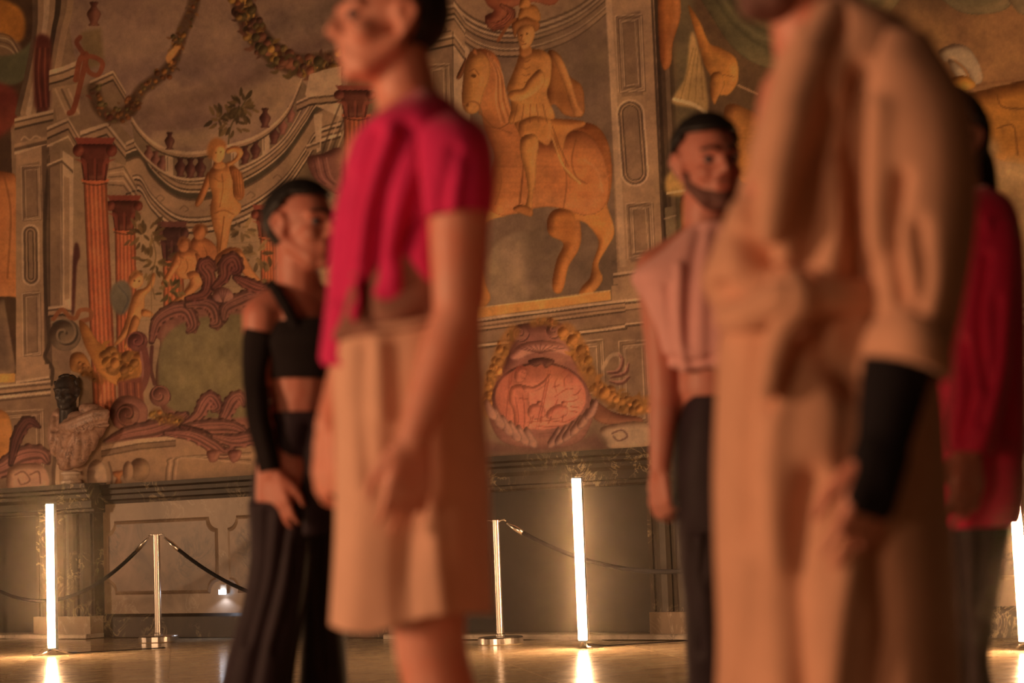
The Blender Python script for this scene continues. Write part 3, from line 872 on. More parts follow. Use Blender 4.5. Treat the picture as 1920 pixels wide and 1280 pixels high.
    pg([(1134, -20), (1146, -20), (1174, 500), (1162, 500)], SL, 0, .6)
    pg([(1156, 30), (1200, 20), (1206, 180), (1166, 184)], SM); panel_lines(1154, 30, 1202, 172, .045, (0, 6, 11))
    pg([(1158, 182), (1212, 178), (1220, 366), (1168, 372)], ST)
    ring_panel(1182, 186, 350, 27, .05)
    pg([(1176, 384), (1222, 378), (1230, 486), (1182, 492)], SM); panel_lines(1174, 382, 1222, 484, .045, (0, 6, 11))
    st([(1216, -140), (1222, 0), (1246, 520)], 4, SS, .8, False)
    bands([(1150, 512), (1200, 504), (1260, 496)], [(0, 5, SL), (5, 9, SD), (9, 22, ST)], False)
    pg([(1146, 536), (1260, 520), (1266, 580), (1148, 570)], ST)
    # cornice and wall under the horseman
    pg([(800, 620), (1260, 560), (1290, 900), (800, 940)], SM)
    bands([(890, 598), (1040, 578), (1176, 560)], [(0, 5, SL), (5, 8, SS), (8, 14, ST), (14, 17, SD), (17, 22, ST), (22, 25, SS), (25, 46, SM), (46, 49, SD), (49, 54, SL), (54, 57, SS)], False)
    bands([(1172, 562), (1260, 552)], [(0, 5, SL), (5, 8, SS), (8, 18, ST), (18, 21, SD), (21, 44, SM), (44, 48, SL), (48, 51, SS)], False)
    panel_lines(1072, 640, 1130, 740, .03); panel_lines(1160, 640, 1216, 800, .03)
    # cartouche with medallion and garlands
    st([(1130, 690), (1144, 668), (1160, 664), (1166, 680)], 7, SL, .7)
    for q in ([(1140, 700), (1160, 696), (1168, 676), (1160, 664)], [(1146, 708), (1172, 700), (1180, 682)], [(1144, 716), (1166, 718), (1182, 706)]): st(q, 7, MVD, .85, taper=True); st(np.array(q) - (2, 3), 4, MVL, .8, taper=True)
    md([(960, 622), (980, 606), (1046, 604), (1062, 622), (1072, 668), (1092, 700), (1112, 760), (1106, 800), (1080, 832), (1016, 842), (950, 832), (922, 800), (914, 750), (930, 700), (950, 668)], MV, 12, line=.6)
    md([(956, 668), (974, 646), (1012, 638), (1054, 644), (1066, 666), (1040, 660), (1000, 662), (970, 674)], MVL, 6)
    for k in range(9): st([(1012, 662), (970 + k * 11, 644 + abs(k - 4) * 2)], 2, MVD, .7, False)
    volute(976, 626, 16, MV, 1.5, 1, 0); volute(1040, 620, 16, MV, 1.5, -1, 3.1)
    garland([(1000, 606), (1020, 602), (1040, 606)], 16, [YL, OR], 12, 40, (130, 80, 36), True)
    garland([(962, 622), (944, 650), (930, 690), (918, 720), (914, 770)], 28, [YL, (168, 104, 48), (180, 112, 54)], 46, 41, (140, 84, 40), True)
    garland([(1062, 620), (1084, 650), (1098, 690), (1118, 724), (1150, 748), (1190, 762), (1216, 756)], 34, [YL, (168, 104, 48), (180, 112, 54)], 84, 42, (140, 84, 40), True)
    md([(1110, 748), (1150, 772), (1200, 782), (1200, 792), (1140, 796), (1110, 780)], (122, 70, 46), 6)
    el3(1014, 746, 92, 68, (126, 72, 56), 14); el3(1014, 744, 86, 62, (192, 108, 78), 18, lite=1.12, dark=.8)
    md([(990, 676), (1004, 688), (1016, 682), (1024, 690), (1040, 676), (1016, 670)], MVD, 4)
    dk = (132, 60, 42)
    rl = lambda p, c=(184, 102, 74): md(p, c, 4, .7, 1.1, line=.7)
    sp([(934, 720), (952, 700), (964, 740), (976, 800), (960, 806), (938, 780)], (160, 84, 60), 6, .7)
    rl([(958, 726), (976, 720), (990, 730), (992, 756), (996, 786), (984, 808), (966, 806), (962, 770), (954, 750)], (172, 92, 66))
    rl([(980, 722), (1000, 724), (1018, 714), (1030, 700), (1034, 708), (1020, 724), (1002, 734), (984, 734)])
    rl([(966, 696), (974, 688), (984, 690), (988, 702), (982, 714), (972, 718), (965, 710)], (176, 96, 68))
    st([(966, 694), (976, 686), (986, 692)], 4, dk, .7); st([(979, 698), (984, 699)], 1.8, dk, .8); st([(978, 708), (984, 708)], 1.6, dk, .7)
    rl([(992, 762), (1006, 756), (1020, 764), (1022, 780), (1004, 786), (990, 778)]); rl([(1028, 768), (1046, 758), (1064, 764), (1062, 778), (1040, 786), (1024, 782)])
    el3(1012, 756, 6, 5, (178, 98, 70)); el3(1058, 756, 6, 5, (178, 98, 70))
    for q in ([(1034, 684), (1022, 744), (1008, 808)], [(1030, 684), (1018, 744), (1004, 808)], [(956, 698), (952, 750), (948, 790)], [(961, 698), (957, 720)], [(966, 744), (972, 780), (970, 804)], [(980, 740), (984, 780), (982, 806)],
              [(974, 746), (990, 748)], [(1040, 744), (1054, 734), (1066, 728), (1080, 730)], [(1044, 736), (1040, 720), (1046, 708)], [(1060, 730), (1058, 712), (1066, 702)], [(1070, 742), (1082, 738), (1090, 728)], [(1060, 752), (1074, 752), (1086, 746)],
              [(1036, 726), (1048, 722)], [(1046, 748), (1040, 762), (1034, 776)], [(988, 792), (1020, 788), (1060, 790), (1080, 780)], [(1000, 798), (1030, 800), (1056, 798)], [(1000, 780), (996, 794)], [(1016, 780), (1014, 792)], [(1034, 780), (1028, 794)], [(1056, 778), (1054, 790)],
              [(1052, 700), (1064, 692), (1072, 704)], [(1070, 762), (1086, 764)], [(1068, 770), (1082, 772)]):
        st(q, 2.4, dk, .7, taper=True)
    pg([(910, 824), (960, 836), (1070, 836), (1116, 812), (1140, 842), (900, 850)], (112, 66, 50), 4, .8)
    for k in range(6):
        x, y = 1004 - k * 15, 834 - k * k * 1.5 - k * 3
        md([(x, y + 6), (x - 14, y - 2), (x - 22, y - 26), (x - 16, y - 34), (x - 6, y - 20), (x + 4, y - 4)], (156, 102, 78), 4, line=.7)
        x = 1030 + k * 14
        md([(x, y + 6), (x + 14, y - 2), (x + 22, y - 26), (x + 16, y - 34), (x + 6, y - 20), (x - 4, y - 4)], (156, 102, 78), 4, line=.7)
    md([(1130, 800), (1210, 792), (1216, 836), (1150, 842), (1134, 826)], SL, 5); st([(1148, 812), (1166, 806), (1176, 818), (1160, 826), (1150, 818)], 3, MVD, .7)
    # ================= right: curtain picture
    pg([(1222, -140), (2210, -140), (2210, 960), (1268, 960), (1250, 560)], (92, 62, 38))
    for i, c in enumerate(((52, 34, 22), (74, 50, 32), (104, 74, 50), (70, 48, 30))):
        st([(1226 + i * 8, -140), (1230 + i * 8, 0), (1254 + i * 8, 560)], 8, c, .95, False)
    pg([(1262, 0), (1300, -20), (1320, 560), (1276, 600)], (100, 78, 50), 5, .8)
    md([(1236, -20), (1270, -20), (1276, 30), (1262, 80), (1258, 120), (1244, 130), (1236, 90)], (150, 82, 38), 7)
    md([(1290, 10), (1312, 40), (1330, 80), (1352, 90), (1380, 110), (1384, 150), (1368, 176), (1350, 178), (1334, 168), (1336, 150), (1320, 120), (1306, 70)], (178, 108, 48), 9)
    md([(1334, 140), (1352, 136), (1358, 160), (1346, 184), (1340, 196), (1332, 176)], (176, 106, 48), 5)
    st([(1356, 140), (1376, 144)], 2, ORD, .6); st([(1384, 160), (1420, 176)], 4, (170, 120, 80), .8)
    sp([(1296, 60), (1312, 100), (1326, 170), (1326, 216), (1306, 204), (1262, 194), (1266, 176), (1286, 140)], (172, 124, 72), 2); st([(1264, 186), (1300, 196), (1324, 212)], 7, (204, 160, 110), .85)
    for k in range(4): st([(1300 + k * 5, 90), (1288 + k * 9, 140), (1276 + k * 14, 186)], 2.5, (130, 88, 46), .5)
    md([(1304, -60), (1480, -80), (1700, -60), (1640, 60), (1560, 120), (1470, 132), (1400, 110), (1346, 50)], (96, 78, 48), 14)
    for k in range(6): st([(1320 + k * 14, -40), (1380 + k * 10, 50 - k * 6), (1470, 96 - k * 18), (1600, 60 - k * 20)], 7, (120, 98, 62) if k % 2 else (70, 56, 34), .5, soft=5)
    md([(1360, 200), (1400, 204), (1440, 240), (1430, 330), (1390, 340), (1360, 280)], (160, 96, 44), 10)
    sp([(1250, 330), (1284, 310), (1288, 360), (1252, 364)], (176, 124, 66), 3); st([(1252, 362), (1286, 356)], 5, (206, 160, 106), .8)
    md([(1276, 370), (1300, 380), (1296, 430), (1320, 460), (1300, 480), (1280, 440)], (170, 108, 50), 6)
    pg([(1246, 390), (1262, 386), (1270, 470), (1252, 480)], (112, 84, 56)); st([(1246, 410), (1266, 404)], 3, SL, .7)
    # sky and clouds to the far right
    md([(1440, 300), (1480, 270), (1530, 280), (1560, 330), (1600, 350), (1620, 400), (1580, 420), (1540, 390), (1500, 400), (1470, 460), (1440, 500), (1420, 480), (1440, 420), (1430, 350)], (168, 100, 48), 12)
    el3(1500, 250, 22, 26, (172, 104, 52), 9); st([(1482, 240), (1498, 224), (1520, 234)], 9, (112, 62, 32), .8)
    md([(1560, 420), (1640, 400), (1720, 430), (1740, 500), (1660, 540), (1580, 520), (1540, 480)], (120, 58, 40), 12)
    for k in range(5): st([(1570 + k * 30, 425), (1580 + k * 28, 470), (1600 + k * 22, 520)], 5, (150, 78, 52) if k % 2 else (78, 38, 28), .6)
    sp([(1640, 60), (1760, 20), (2210, -20), (2210, 400), (1800, 420), (1640, 300)], (140, 92, 54), 20)
    md([(1740, -60), (1760, -10), (1800, 22), (1850, 26), (1896, 8), (1910, -60)], (110, 88, 56), 10)
    md([(1890, -40), (1906, 20), (1960, 30), (2040, 10), (2040, -60)], (120, 92, 60), 10)
    for q in ([(1760, 96), (1790, 82), (1816, 90), (1836, 120), (1842, 150), (1826, 160), (1812, 130), (1790, 112), (1772, 116)], [(1780, 110), (1806, 130), (1816, 156), (1800, 150), (1782, 128)]):
        md(q, (158, 124, 90), 5)
    md([(1800, 180), (1830, 172), (1880, 160), (1940, 150), (2020, 170), (2040, 260), (1980, 310), (1900, 306), (1860, 290), (1830, 240), (1810, 206)], (170, 104, 42), 14)
    st([(1868, 176), (1880, 200), (1920, 204)], 3, (110, 62, 26), .7); st([(1870, 240), (1900, 236), (1908, 290)], 3, (110, 62, 26), .7); st([(1800, 176), (1840, 158), (1900, 150)], 5, (128, 80, 46), .8)
    md([(1780, 150), (1810, 142), (1830, 160), (1806, 170)], (178, 114, 46), 5)
    for (x, y, r, c) in ((1836, 280, 34, (146, 106, 66)), (1890, 330, 46, (158, 116, 72)), (1950, 380, 60, (150, 108, 66)), (1880, 430, 60, (140, 100, 62)), (1960, 500, 80, (132, 94, 58)), (1900, 580, 70, (118, 84, 52)), (1760, 520, 70, (110, 78, 48)), (1640, 420, 80, (104, 74, 46)), (1560, 560, 90, (98, 70, 44)), (2060, 420, 80, (140, 100, 62)), (2080, 620, 110, (116, 84, 54))):
        [el(x + math.cos(q) * r * .5, y + math.sin(q) * r * .3, r * .6, r * .45, np.array(c) * (1.1 if math.sin(q) < 0 else .92), 9, .6) for q in np.linspace(0, 6.28, 7)]
    pg([(1290, 620), (2210, 560), (2210, 960), (1290, 960)], (112, 80, 54), 12)
    bands([(1250, 640), (1600, 600), (2200, 540)], [(0, 8, SL), (8, 13, SS), (13, 26, ST), (26, 31, SD), (31, 40, SL), (40, 46, SS)], False)
    for k in range(4): panel_lines(1300 + k * 200, 720 - k * 16, 1470 + k * 200, 850 - k * 18, .04)

paint()
# plaster: mottling and fine cracks of the paint layer, in every part alike
def _fractal(h, w, cells):
    out = np.zeros((h, w), np.float32)
    amp = 1.0
    for c in cells:
        g = rng.standard_normal((h // c + 3, w // c + 3)).astype(np.float32)
        yy, xx = np.arange(h) / c, np.arange(w) / c
        y0, x0 = yy.astype(int), xx.astype(int)
        fy, fx = (yy - y0)[:, None], (xx - x0)[None]
        fy, fx = fy * fy * (3 - 2 * fy), fx * fx * (3 - 2 * fx)
        out += amp * ((g[y0][:, x0] * (1 - fx) + g[y0][:, x0 + 1] * fx) * (1 - fy) + (g[y0 + 1][:, x0] * (1 - fx) + g[y0 + 1][:, x0 + 1] * fx) * fy)
        amp *= .7
    return out
canvas *= (1 + 0.05 * _fractal(CHT, CW, (64, 24, 9, 4)))[..., None]
canvas += 5 * _fractal(CHT, CW, (40, 12))[..., None] * np.array([.6, .5, .2], np.float32)
canvas *= np.array([1.0, .945, .87], np.float32)
np.clip(canvas, 8, 235, out=canvas)

def sample(px, py):
    x = np.clip(px - CX0 - .5, 0, CW - 1.01); y = np.clip(py - CY0 - .5, 0, CHT - 1.01)
    x0, y0 = x.astype(int), y.astype(int)
    fx, fy = (x - x0)[:, None], (y - y0)[:, None]
    return (canvas[y0, x0] * (1 - fx) + canvas[y0, x0 + 1] * fx) * (1 - fy) + (canvas[y0 + 1, x0] * (1 - fx) + canvas[y0 + 1, x0 + 1] * fx) * fy

m_fresco, nt, b = new_mat('fresco_paint')
at_node = nt.nodes.new('ShaderNodeVertexColor'); at_node.layer_name = 'paint'
nz = noise_node(nt, 60, 4, .6, coords(nt))
mx = nt.nodes.new('ShaderNodeMixRGB'); mx.blend_type = 'MULTIPLY'; mx.inputs['Fac'].default_value = .35
rr = ramp_node(nt, nz.outputs['Fac'], [(.35, (.72, .72, .72)), (.65, (1, 1, 1))])
nt.links.new(at_node.outputs['Color'], mx.inputs['Color1']); nt.links.new(rr.outputs['Color'], mx.inputs['Color2'])
nt.links.new(mx.outputs['Color'], b.inputs['Base Color'])
b.inputs['Roughness'].default_value = .75
b.inputs['Specular IOR Level'].default_value = .25
bump(nt, b, nz.outputs['Fac'], .15, .004)

U0, U1, Z0, Z1, STEP = -2.6, 9.3, 1.22, 6.2, 0.0092
nu, nz_ = int((U1 - U0) / STEP) + 1, int((Z1 - Z0) / STEP) + 1
uu, zz = np.meshgrid(np.linspace(U0, U1, nu), np.linspace(Z0, Z1, nz_))
VP = WA[None] + uu.reshape(-1, 1) * WE[None] + np.array([0, 0, 1.])[None] * zz.reshape(-1, 1)
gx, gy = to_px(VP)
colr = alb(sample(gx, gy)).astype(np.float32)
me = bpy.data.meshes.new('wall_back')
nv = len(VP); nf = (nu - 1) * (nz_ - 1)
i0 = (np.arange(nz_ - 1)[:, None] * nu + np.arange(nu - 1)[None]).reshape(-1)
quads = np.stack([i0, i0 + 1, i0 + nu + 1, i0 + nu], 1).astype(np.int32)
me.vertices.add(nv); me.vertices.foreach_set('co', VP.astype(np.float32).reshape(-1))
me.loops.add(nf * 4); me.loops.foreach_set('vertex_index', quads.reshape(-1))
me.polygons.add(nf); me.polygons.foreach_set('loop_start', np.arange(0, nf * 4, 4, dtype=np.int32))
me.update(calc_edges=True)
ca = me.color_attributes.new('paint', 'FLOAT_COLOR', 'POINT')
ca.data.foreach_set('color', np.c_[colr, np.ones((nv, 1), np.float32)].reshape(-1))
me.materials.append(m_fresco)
wall = tag(link(bpy.data.objects.new('wall_back', me)), 'frescoed hall wall with painted columns, balcony, horseman and medallion', None, None, 'structure')
del canvas

# ================================================================== floor, plain wall parts, dado
m_floor, nt, b = new_mat('polished_floor_stone')
v = coords(nt)
info = nt.nodes.new('ShaderNodeObjectInfo')
vm = nt.nodes.new('ShaderNodeVectorMath'); vm.operation = 'ADD'
sc_ = nt.nodes.new('ShaderNodeVectorMath'); sc_.operation = 'SCALE'; sc_.inputs['Scale'].default_value = 37.0
nt.links.new(info.outputs['Random'], sc_.inputs[0]); nt.links.new(v, vm.inputs[0]); nt.links.new(sc_.outputs[0], vm.inputs[1])
mp = nt.nodes.new('ShaderNodeMapping'); mp.inputs['Scale'].default_value = (1.0, 3.4, 1.0); mp.inputs['Rotation'].default_value = (0, 0, .5)
nt.links.new(vm.outputs[0], mp.inputs['Vector'])
n1 = noise_node(nt, 3.0, 7, .68, mp.outputs['Vector'], 1.6)
r1 = ramp_node(nt, n1.outputs['Fac'], [(.25, tuple(alb((104, 70, 40)))), (.5, tuple(alb((152, 106, 64)))), (.75, tuple(alb((196, 144, 92))))])
nt.links.new(r1.outputs['Color'], b.inputs['Base Color'])
n2 = noise_node(nt, 9, 4, .6, mp.outputs['Vector'])
r2 = ramp_node(nt, n2.outputs['Fac'], [(.3, (.09, .09, .09)), (.7, (.20, .20, .20))])
nt.links.new(r2.outputs['Color'], b.inputs['Roughness'])
bump(nt, b, n2.outputs['Fac'], .05, .002)

bm = bmesh.new()
bmesh.ops.create_grid(bm, x_segments=1, y_segments=1, size=20)
bmesh.ops.translate(bm, verts=bm.verts, vec=(0, 4, -0.006))
floor = tag(bm_obj('floor', bm, m_floor), 'polished brown stone floor of the hall', None, None, 'structure')
TS = 1.0
bm = bmesh.new()
bmesh.ops.create_cube(bm, size=1)
bmesh.ops.scale(bm, verts=bm.verts, vec=(TS - .005, TS - .005, .012))
tile_me = bpy.data.meshes.new('tile')
bm.to_mesh(tile_me); bm.free(); tile_me.materials.append(m_floor)
trot = -math.radians(35) + math.radians(45)
ce, se = math.cos(trot), math.sin(trot)
for i in range(-16, 24):
    for j in range(-16, 30):
        x = -2 + (i * ce - j * se) * TS
        y = 8 + (i * se + j * ce) * TS
        q = (np.array([x, y, 0]) - WA) @ WN
        if not (2.0 < y < 18.5 and abs(x) < .275 * y + .75 and q > .72):
            continue
        o = bpy.data.objects.new('tile', tile_me)
        o.location = (x, y, -.006); o.rotation_euler = (0, 0, trot)
        link(o, floor)

# wall behind the dado and beyond the fresco
M_PLASTER = mat_plain('brown_plaster', (104, 76, 54), .8)
bm = bmesh.new()
frame_box(bm, -5.5, 12.0, -0.006, 1.22, -.20, 0.0)
frame_box(bm, -5.5, 12.0, 1.22, 7.2, -.20, -.002)
w2 = tag(bm_obj('wall_backing', bm, M_PLASTER), None, None, None, 'structure')
w2.name = 'wall_base'
w2['label'] = 'plain brown plaster wall behind the marble dado'

FP = 0.20     # how far the chimney pieces stand out
def dado(u0, u1, idx, first):
    bm = bmesh.new()
    moulding(bm, [(0, 1.15), (.03, 1.15), (.035, 1.175), (.05, 1.19), (.05, 1.225), (.062, 1.24), (.062, 1.272), (.085, 1.29), (.085, 1.322), (0, 1.326)], u0, u1)
    tag(bm_obj('trim_%d' % idx, bm, M_DARKMARBLE), 'dark veined marble cap rail of the dado', None, None, 'structure')
    bm = bmesh.new()
    moulding(bm, [(0, 0), (.05, 0), (.05, .17), (.035, .195), (0, .2)], u0, u1)
    tag(bm_obj('baseboard_back' if idx == 1 else 'baseboard_right', bm, M_DARKMARBLE), 'dark veined marble base of the dado', None, None, 'structure')
    bm = bmesh.new()
    frame_box(bm, u0, u1, .19, 1.16, 0, .018)
    dd = tag(bm_obj('trim_%d' % (idx + 1), bm, M_BROWNMARBLE), 'grey brown marble dado field', None, None, 'structure')
    u = first
    while u + 1.34 < u1 + .1:
        a0, a1, z0, z1, k = u, min(u + 1.34, u1 - .03), .36, 1.0, .10
        def notch(g):
            # rectangle with hollow (concave) corners
            pts = []
            x0, x1, y0, y1, r = a0 + g, a1 - g, z0 + g, z1 - g, k
            for cx, cy, s in ((x0, y0, 90), (x1, y0, 180), (x1, y1, 270), (x0, y1, 0)):
                for q in range(7):
                    t = math.radians(s - q * 15)
                    pts.append((cx + r * math.cos(t), cy + r * math.sin(t)))
            return pts
        bm = bmesh.new()
        prism(bm, notch(.03), .018, .026)
        pan = bm_obj('panel', bm, M_PANELMARBLE, dd)
        out, inn, mid = notch(0.0), notch(.034), notch(.016)
        bm = bmesh.new()
        lv = [[bm.verts.new(Vector(wp(p[0], p[1], o))) for p in L] for L, o in ((out, .018), (mid, .034), (inn, .024))]
        n = len(out)
        for A_, B_ in zip(lv, lv[1:]):
            for i in range(n):
                bm.faces.new((A_[i], A_[(i + 1) % n], B_[(i + 1) % n], B_[i]))
        bm_obj('panel_frame', bm, M_BROWNMARBLE, pan)
        u += 1.45
dado(0.0, 3.34, 1, .04)
dado(6.03, 10.5, 3, 6.12)

def fireplace(u0, u1, jamb, label, flutes):
    """chimney piece of dark marble: u0..u1 outside, jambs of a given width"""
    t = empty('fireplace', wp((u0 + u1) / 2, 0, 0))
    bm = bmesh.new()
    moulding(bm, [(0, 1.08), (FP - .06, 1.08), (FP - .05, 1.095), (FP - .05, 1.115), (FP - .02, 1.125), (FP - .02, 1.185), (FP - .01, 1.2), (FP, 1.215),
                  (FP, 1.245), (FP + .03, 1.262), (FP + .03, 1.285), (FP + .055, 1.30), (FP + .055, 1.338), (0, 1.342)], u0 - .03, u1 + .03)
    bm_obj('mantel_shelf', bm, M_DARKMARBLE, t)
    for a, b_ in ((u0, u0 + jamb), (u1 - jamb, u1)):
        bm = bmesh.new()
        frame_box(bm, a, b_, .03, 1.085, 0, FP - .07)
        j = bm_obj('jamb', bm, M_DARKMARBLE, t)
        w = (b_ - a) / flutes
        for k in range(flutes):
            bm = bmesh.new()
            c0, c1 = a + w * k + w * .12, a + w * (k + 1) - w * .12
            prof = [(c0, FP - .08), (c0, FP - .05), (c0 + w * .14, FP - .03), ((c0 + c1) / 2, FP - .018), (c1 - w * .14, FP - .03), (c1, FP - .05), (c1, FP - .08)]
            lo = [bm.verts.new(Vector(wp(u, .18, o))) for u, o in prof]
            hi = [bm.verts.new(Vector(wp(u, 1.075, o))) for u, o in prof]
            for i in range(len(prof) - 1):
                bm.faces.new((lo[i], lo[i + 1], hi[i + 1], hi[i]))
            bm.faces.new(lo); bm.faces.new(hi)
            bm_obj('shaft', bm, M_DARKMARBLE, j)
        bm = bmesh.new()
        frame_box(bm, a - .015, b_ + .015, .03, .185, 0, FP)
        bm_obj('plinth', bm, M_BROWNMARBLE, t)
    bm = bmesh.new()
    frame_box(bm, u0 + jamb, u1 - jamb, .03, 1.09, .004, .03)
    bm_obj('fire_board', bm, M_BOARD, t)
    for e0 in (u1 - jamb - .035, u0 + jamb):
        bm = bmesh.new()
        moulding(bm, [(FP - .10, .03), (FP - .06, .03), (FP - .06, 1.08), (FP - .10, 1.08)], e0, e0 + .035)
        bm_obj('opening_edge', bm, M_DARKMARBLE, t)
    bm = bmesh.new()
    moulding(bm, [(0, 0), (FP + .06, 0), (FP + .06, .028), (FP + .05, .036), (0, .036)], u0 - .02, u1 + .02)
    bm_obj('hearth_stone', bm, M_STONE, t)
    tag(t, label, 'fireplace')
    return t
fireplace(3.34, 6.02, .34, 'dark marble fireplace with boarded opening under the painted medallion', 2)
fireplace(-3.3, 0.0, .70, 'dark marble fireplace carrying the black-headed bust on its mantel', 4)

# ================================================================== bodies from overlapping rounded volumes
class Blob:
    def __init__(s):
        s.v, s.f = [], []
    def _add(s, v, f):
        n = len(s.v)
        s.v.extend(v); s.f.extend([tuple(i + n for i in q) for q in f])
    def ell(s, c, r, rot=None, seg=18, rings=11):
        c = np.asarray(c, float)
        r = np.asarray(r if np.ndim(r) else (r, r, r), float)
        R = np.eye(3) if rot is None else np.asarray(rot)
        v, f = [], []
        for i in range(1, rings):
            ph = math.pi * i / rings
            for k in range(seg):
                a = 2 * math.pi * k / seg
                v.append(c + R @ (r * np.array([math.sin(ph) * math.cos(a), math.sin(ph) * math.sin(a), math.cos(ph)])))
        top, bot = len(v), len(v) + 1
        v += [c + R @ (r * np.array([0, 0, 1.])), c + R @ (r * np.array([0, 0, -1.]))]
        for i in range(rings - 2):
            for k in range(seg):
                k2 = (k + 1) % seg
                f.append((i * seg + k, (i + 1) * seg + k, (i + 1) * seg + k2, i * seg + k2))
        for k in range(seg):
            k2 = (k + 1) % seg
            f.append((top, k, k2)); f.append((bot, (rings - 2) * seg + k2, (rings - 2) * seg + k))
        s._add(v, f)
    def cap(s, p0, r0, p1, r1, seg=14):
        """tapered limb with round ends"""
        p0, p1 = np.asarray(p0, float), np.asarray(p1, float)
        d = p1 - p0
        L = np.linalg.norm(d)
        if L < 1e-6: return
        d /= L
        a = np.cross(d, [.3, .2, .93]); a /= np.linalg.norm(a)
        b = np.cross(d, a)
        prof = [(-r0 * math.cos(q), r0 * math.sin(q)) for q in (.35, .8, 1.25)] + [(0, r0), (L, r1)] + [(L + r1 * math.cos(q), r1 * math.sin(q)) for q in (1.25, .8, .35)]
        v, f = [], []
        for h, r in prof:
            for k in range(seg):
                w = 2 * math.pi * k / seg
                v.append(p0 + d * h + (a * math.cos(w) + b * math.sin(w)) * r)
        for i in range(len(prof) - 1):
            for k in range(seg):
                k2 = (k + 1) % seg
                f.append((i * seg + k, (i + 1) * seg + k, (i + 1) * seg + k2, i * seg + k2))
        f.append(tuple(range(seg))); f.append(tuple((len(prof) - 1) * seg + k for k in range(seg))[::-1])
        s._add(v, f)
    def chain(s, items):
        for (p0, r0), (p1, r1) in zip(items, items[1:]):
            s.cap(p0, r0, p1, r1)
    def build(s, voxel=.0065, smooth=4):
        me = bpy.data.meshes.new('tmp')
        me.from_pydata([tuple(map(float, q)) for q in s.v], [], s.f)
        bm = bmesh.new(); bm.from_mesh(me)
        bmesh.ops.recalc_face_normals(bm, faces=bm.faces)
        bm.to_mesh(me); bm.free()
        o = bpy.data.objects.new('tmp', me)
        col.objects.link(o)
        md_ = o.modifiers.new('r', 'REMESH'); md_.mode = 'VOXEL'; md_.voxel_size = voxel
        if smooth:
            sm = o.modifiers.new('s', 'SMOOTH'); sm.factor = .5; sm.iterations = smooth
        dg = bpy.context.evaluated_depsgraph_get()
        out = bpy.data.meshes.new_from_object(o.evaluated_get(dg))
        bpy.data.objects.remove(o)
        bpy.data.meshes.remove(me)
        return out

def set_mesh(name, me, mat, parent):
    me.name = name
    me.materials.clear()
    me.materials.append(mat)
    me.shade_smooth()
    return link(bpy.data.objects.new(name, me), parent)

def frame_from(fwd, up=(0, 0, 1)):
    """columns = right, forward, up of a head or body that faces fwd"""
    f = np.asarray(fwd, float); f /= np.linalg.norm(f)
    u = np.asarray(up, float)
    r = np.cross(f, u); r /= np.linalg.norm(r)
    u = np.cross(r, f)
    return np.stack([r, f, u], 1)

def head_prims(B, c, R, k=1.0, neck=None):
    c = np.asarray(c, float)
    L = lambda x, y, z: c + R @ (np.array([x, y, z]) * k)
    E_ = lambda p, r: B.ell(L(*p), np.array(r) * k, R)
    E_((0, -.012, .030), (.075, .096, .088))
    E_((0, .028, -.030), (.060, .066, .082))
    E_((0, .040, -.082), (.047, .050, .036))
    E_((0, .074, -.100), (.022, .019, .018))
    for s in (-1, 1):
        E_((s * .036, .058, -.028), (.026, .028, .026))
        E_((s * .076, -.010, -.006), (.009, .018, .028))
        B.chain([(L(s * .076, .008, .004), .0055 * k), (L(s * .086, .002, .024), .0065 * k), (L(s * .091, -.016, .028), .0065 * k), (L(s * .092, -.030, .010), .0065 * k), (L(s * .086, -.022, -.014), .006 * k), (L(s * .077, -.006, -.034), .0085 * k)])
        E_((s * .012, .098, -.030), (.010, .012, .009))
        B.cap(L(s * .014, .088, .026), .012 * k, L(s * .046, .070, .024), .012 * k)
        B.cap(L(s * .054, .002, -.050), .021 * k, L(s * .028, .054, -.090), .021 * k)
    B.cap(L(0, .088, .018), .009 * k, L(0, .112, -.022), .012 * k)
    B.cap(L(-.017, .090, -.057), .0075 * k, L(.017, .090, -.057), .0075 * k)
    B.cap(L(-.014, .087, -.069), .008 * k, L(.014, .087, -.069), .008 * k)
    if neck is not None:
        B.cap(L(0, -.022, -.055), .058 * k, neck, .064 * k)

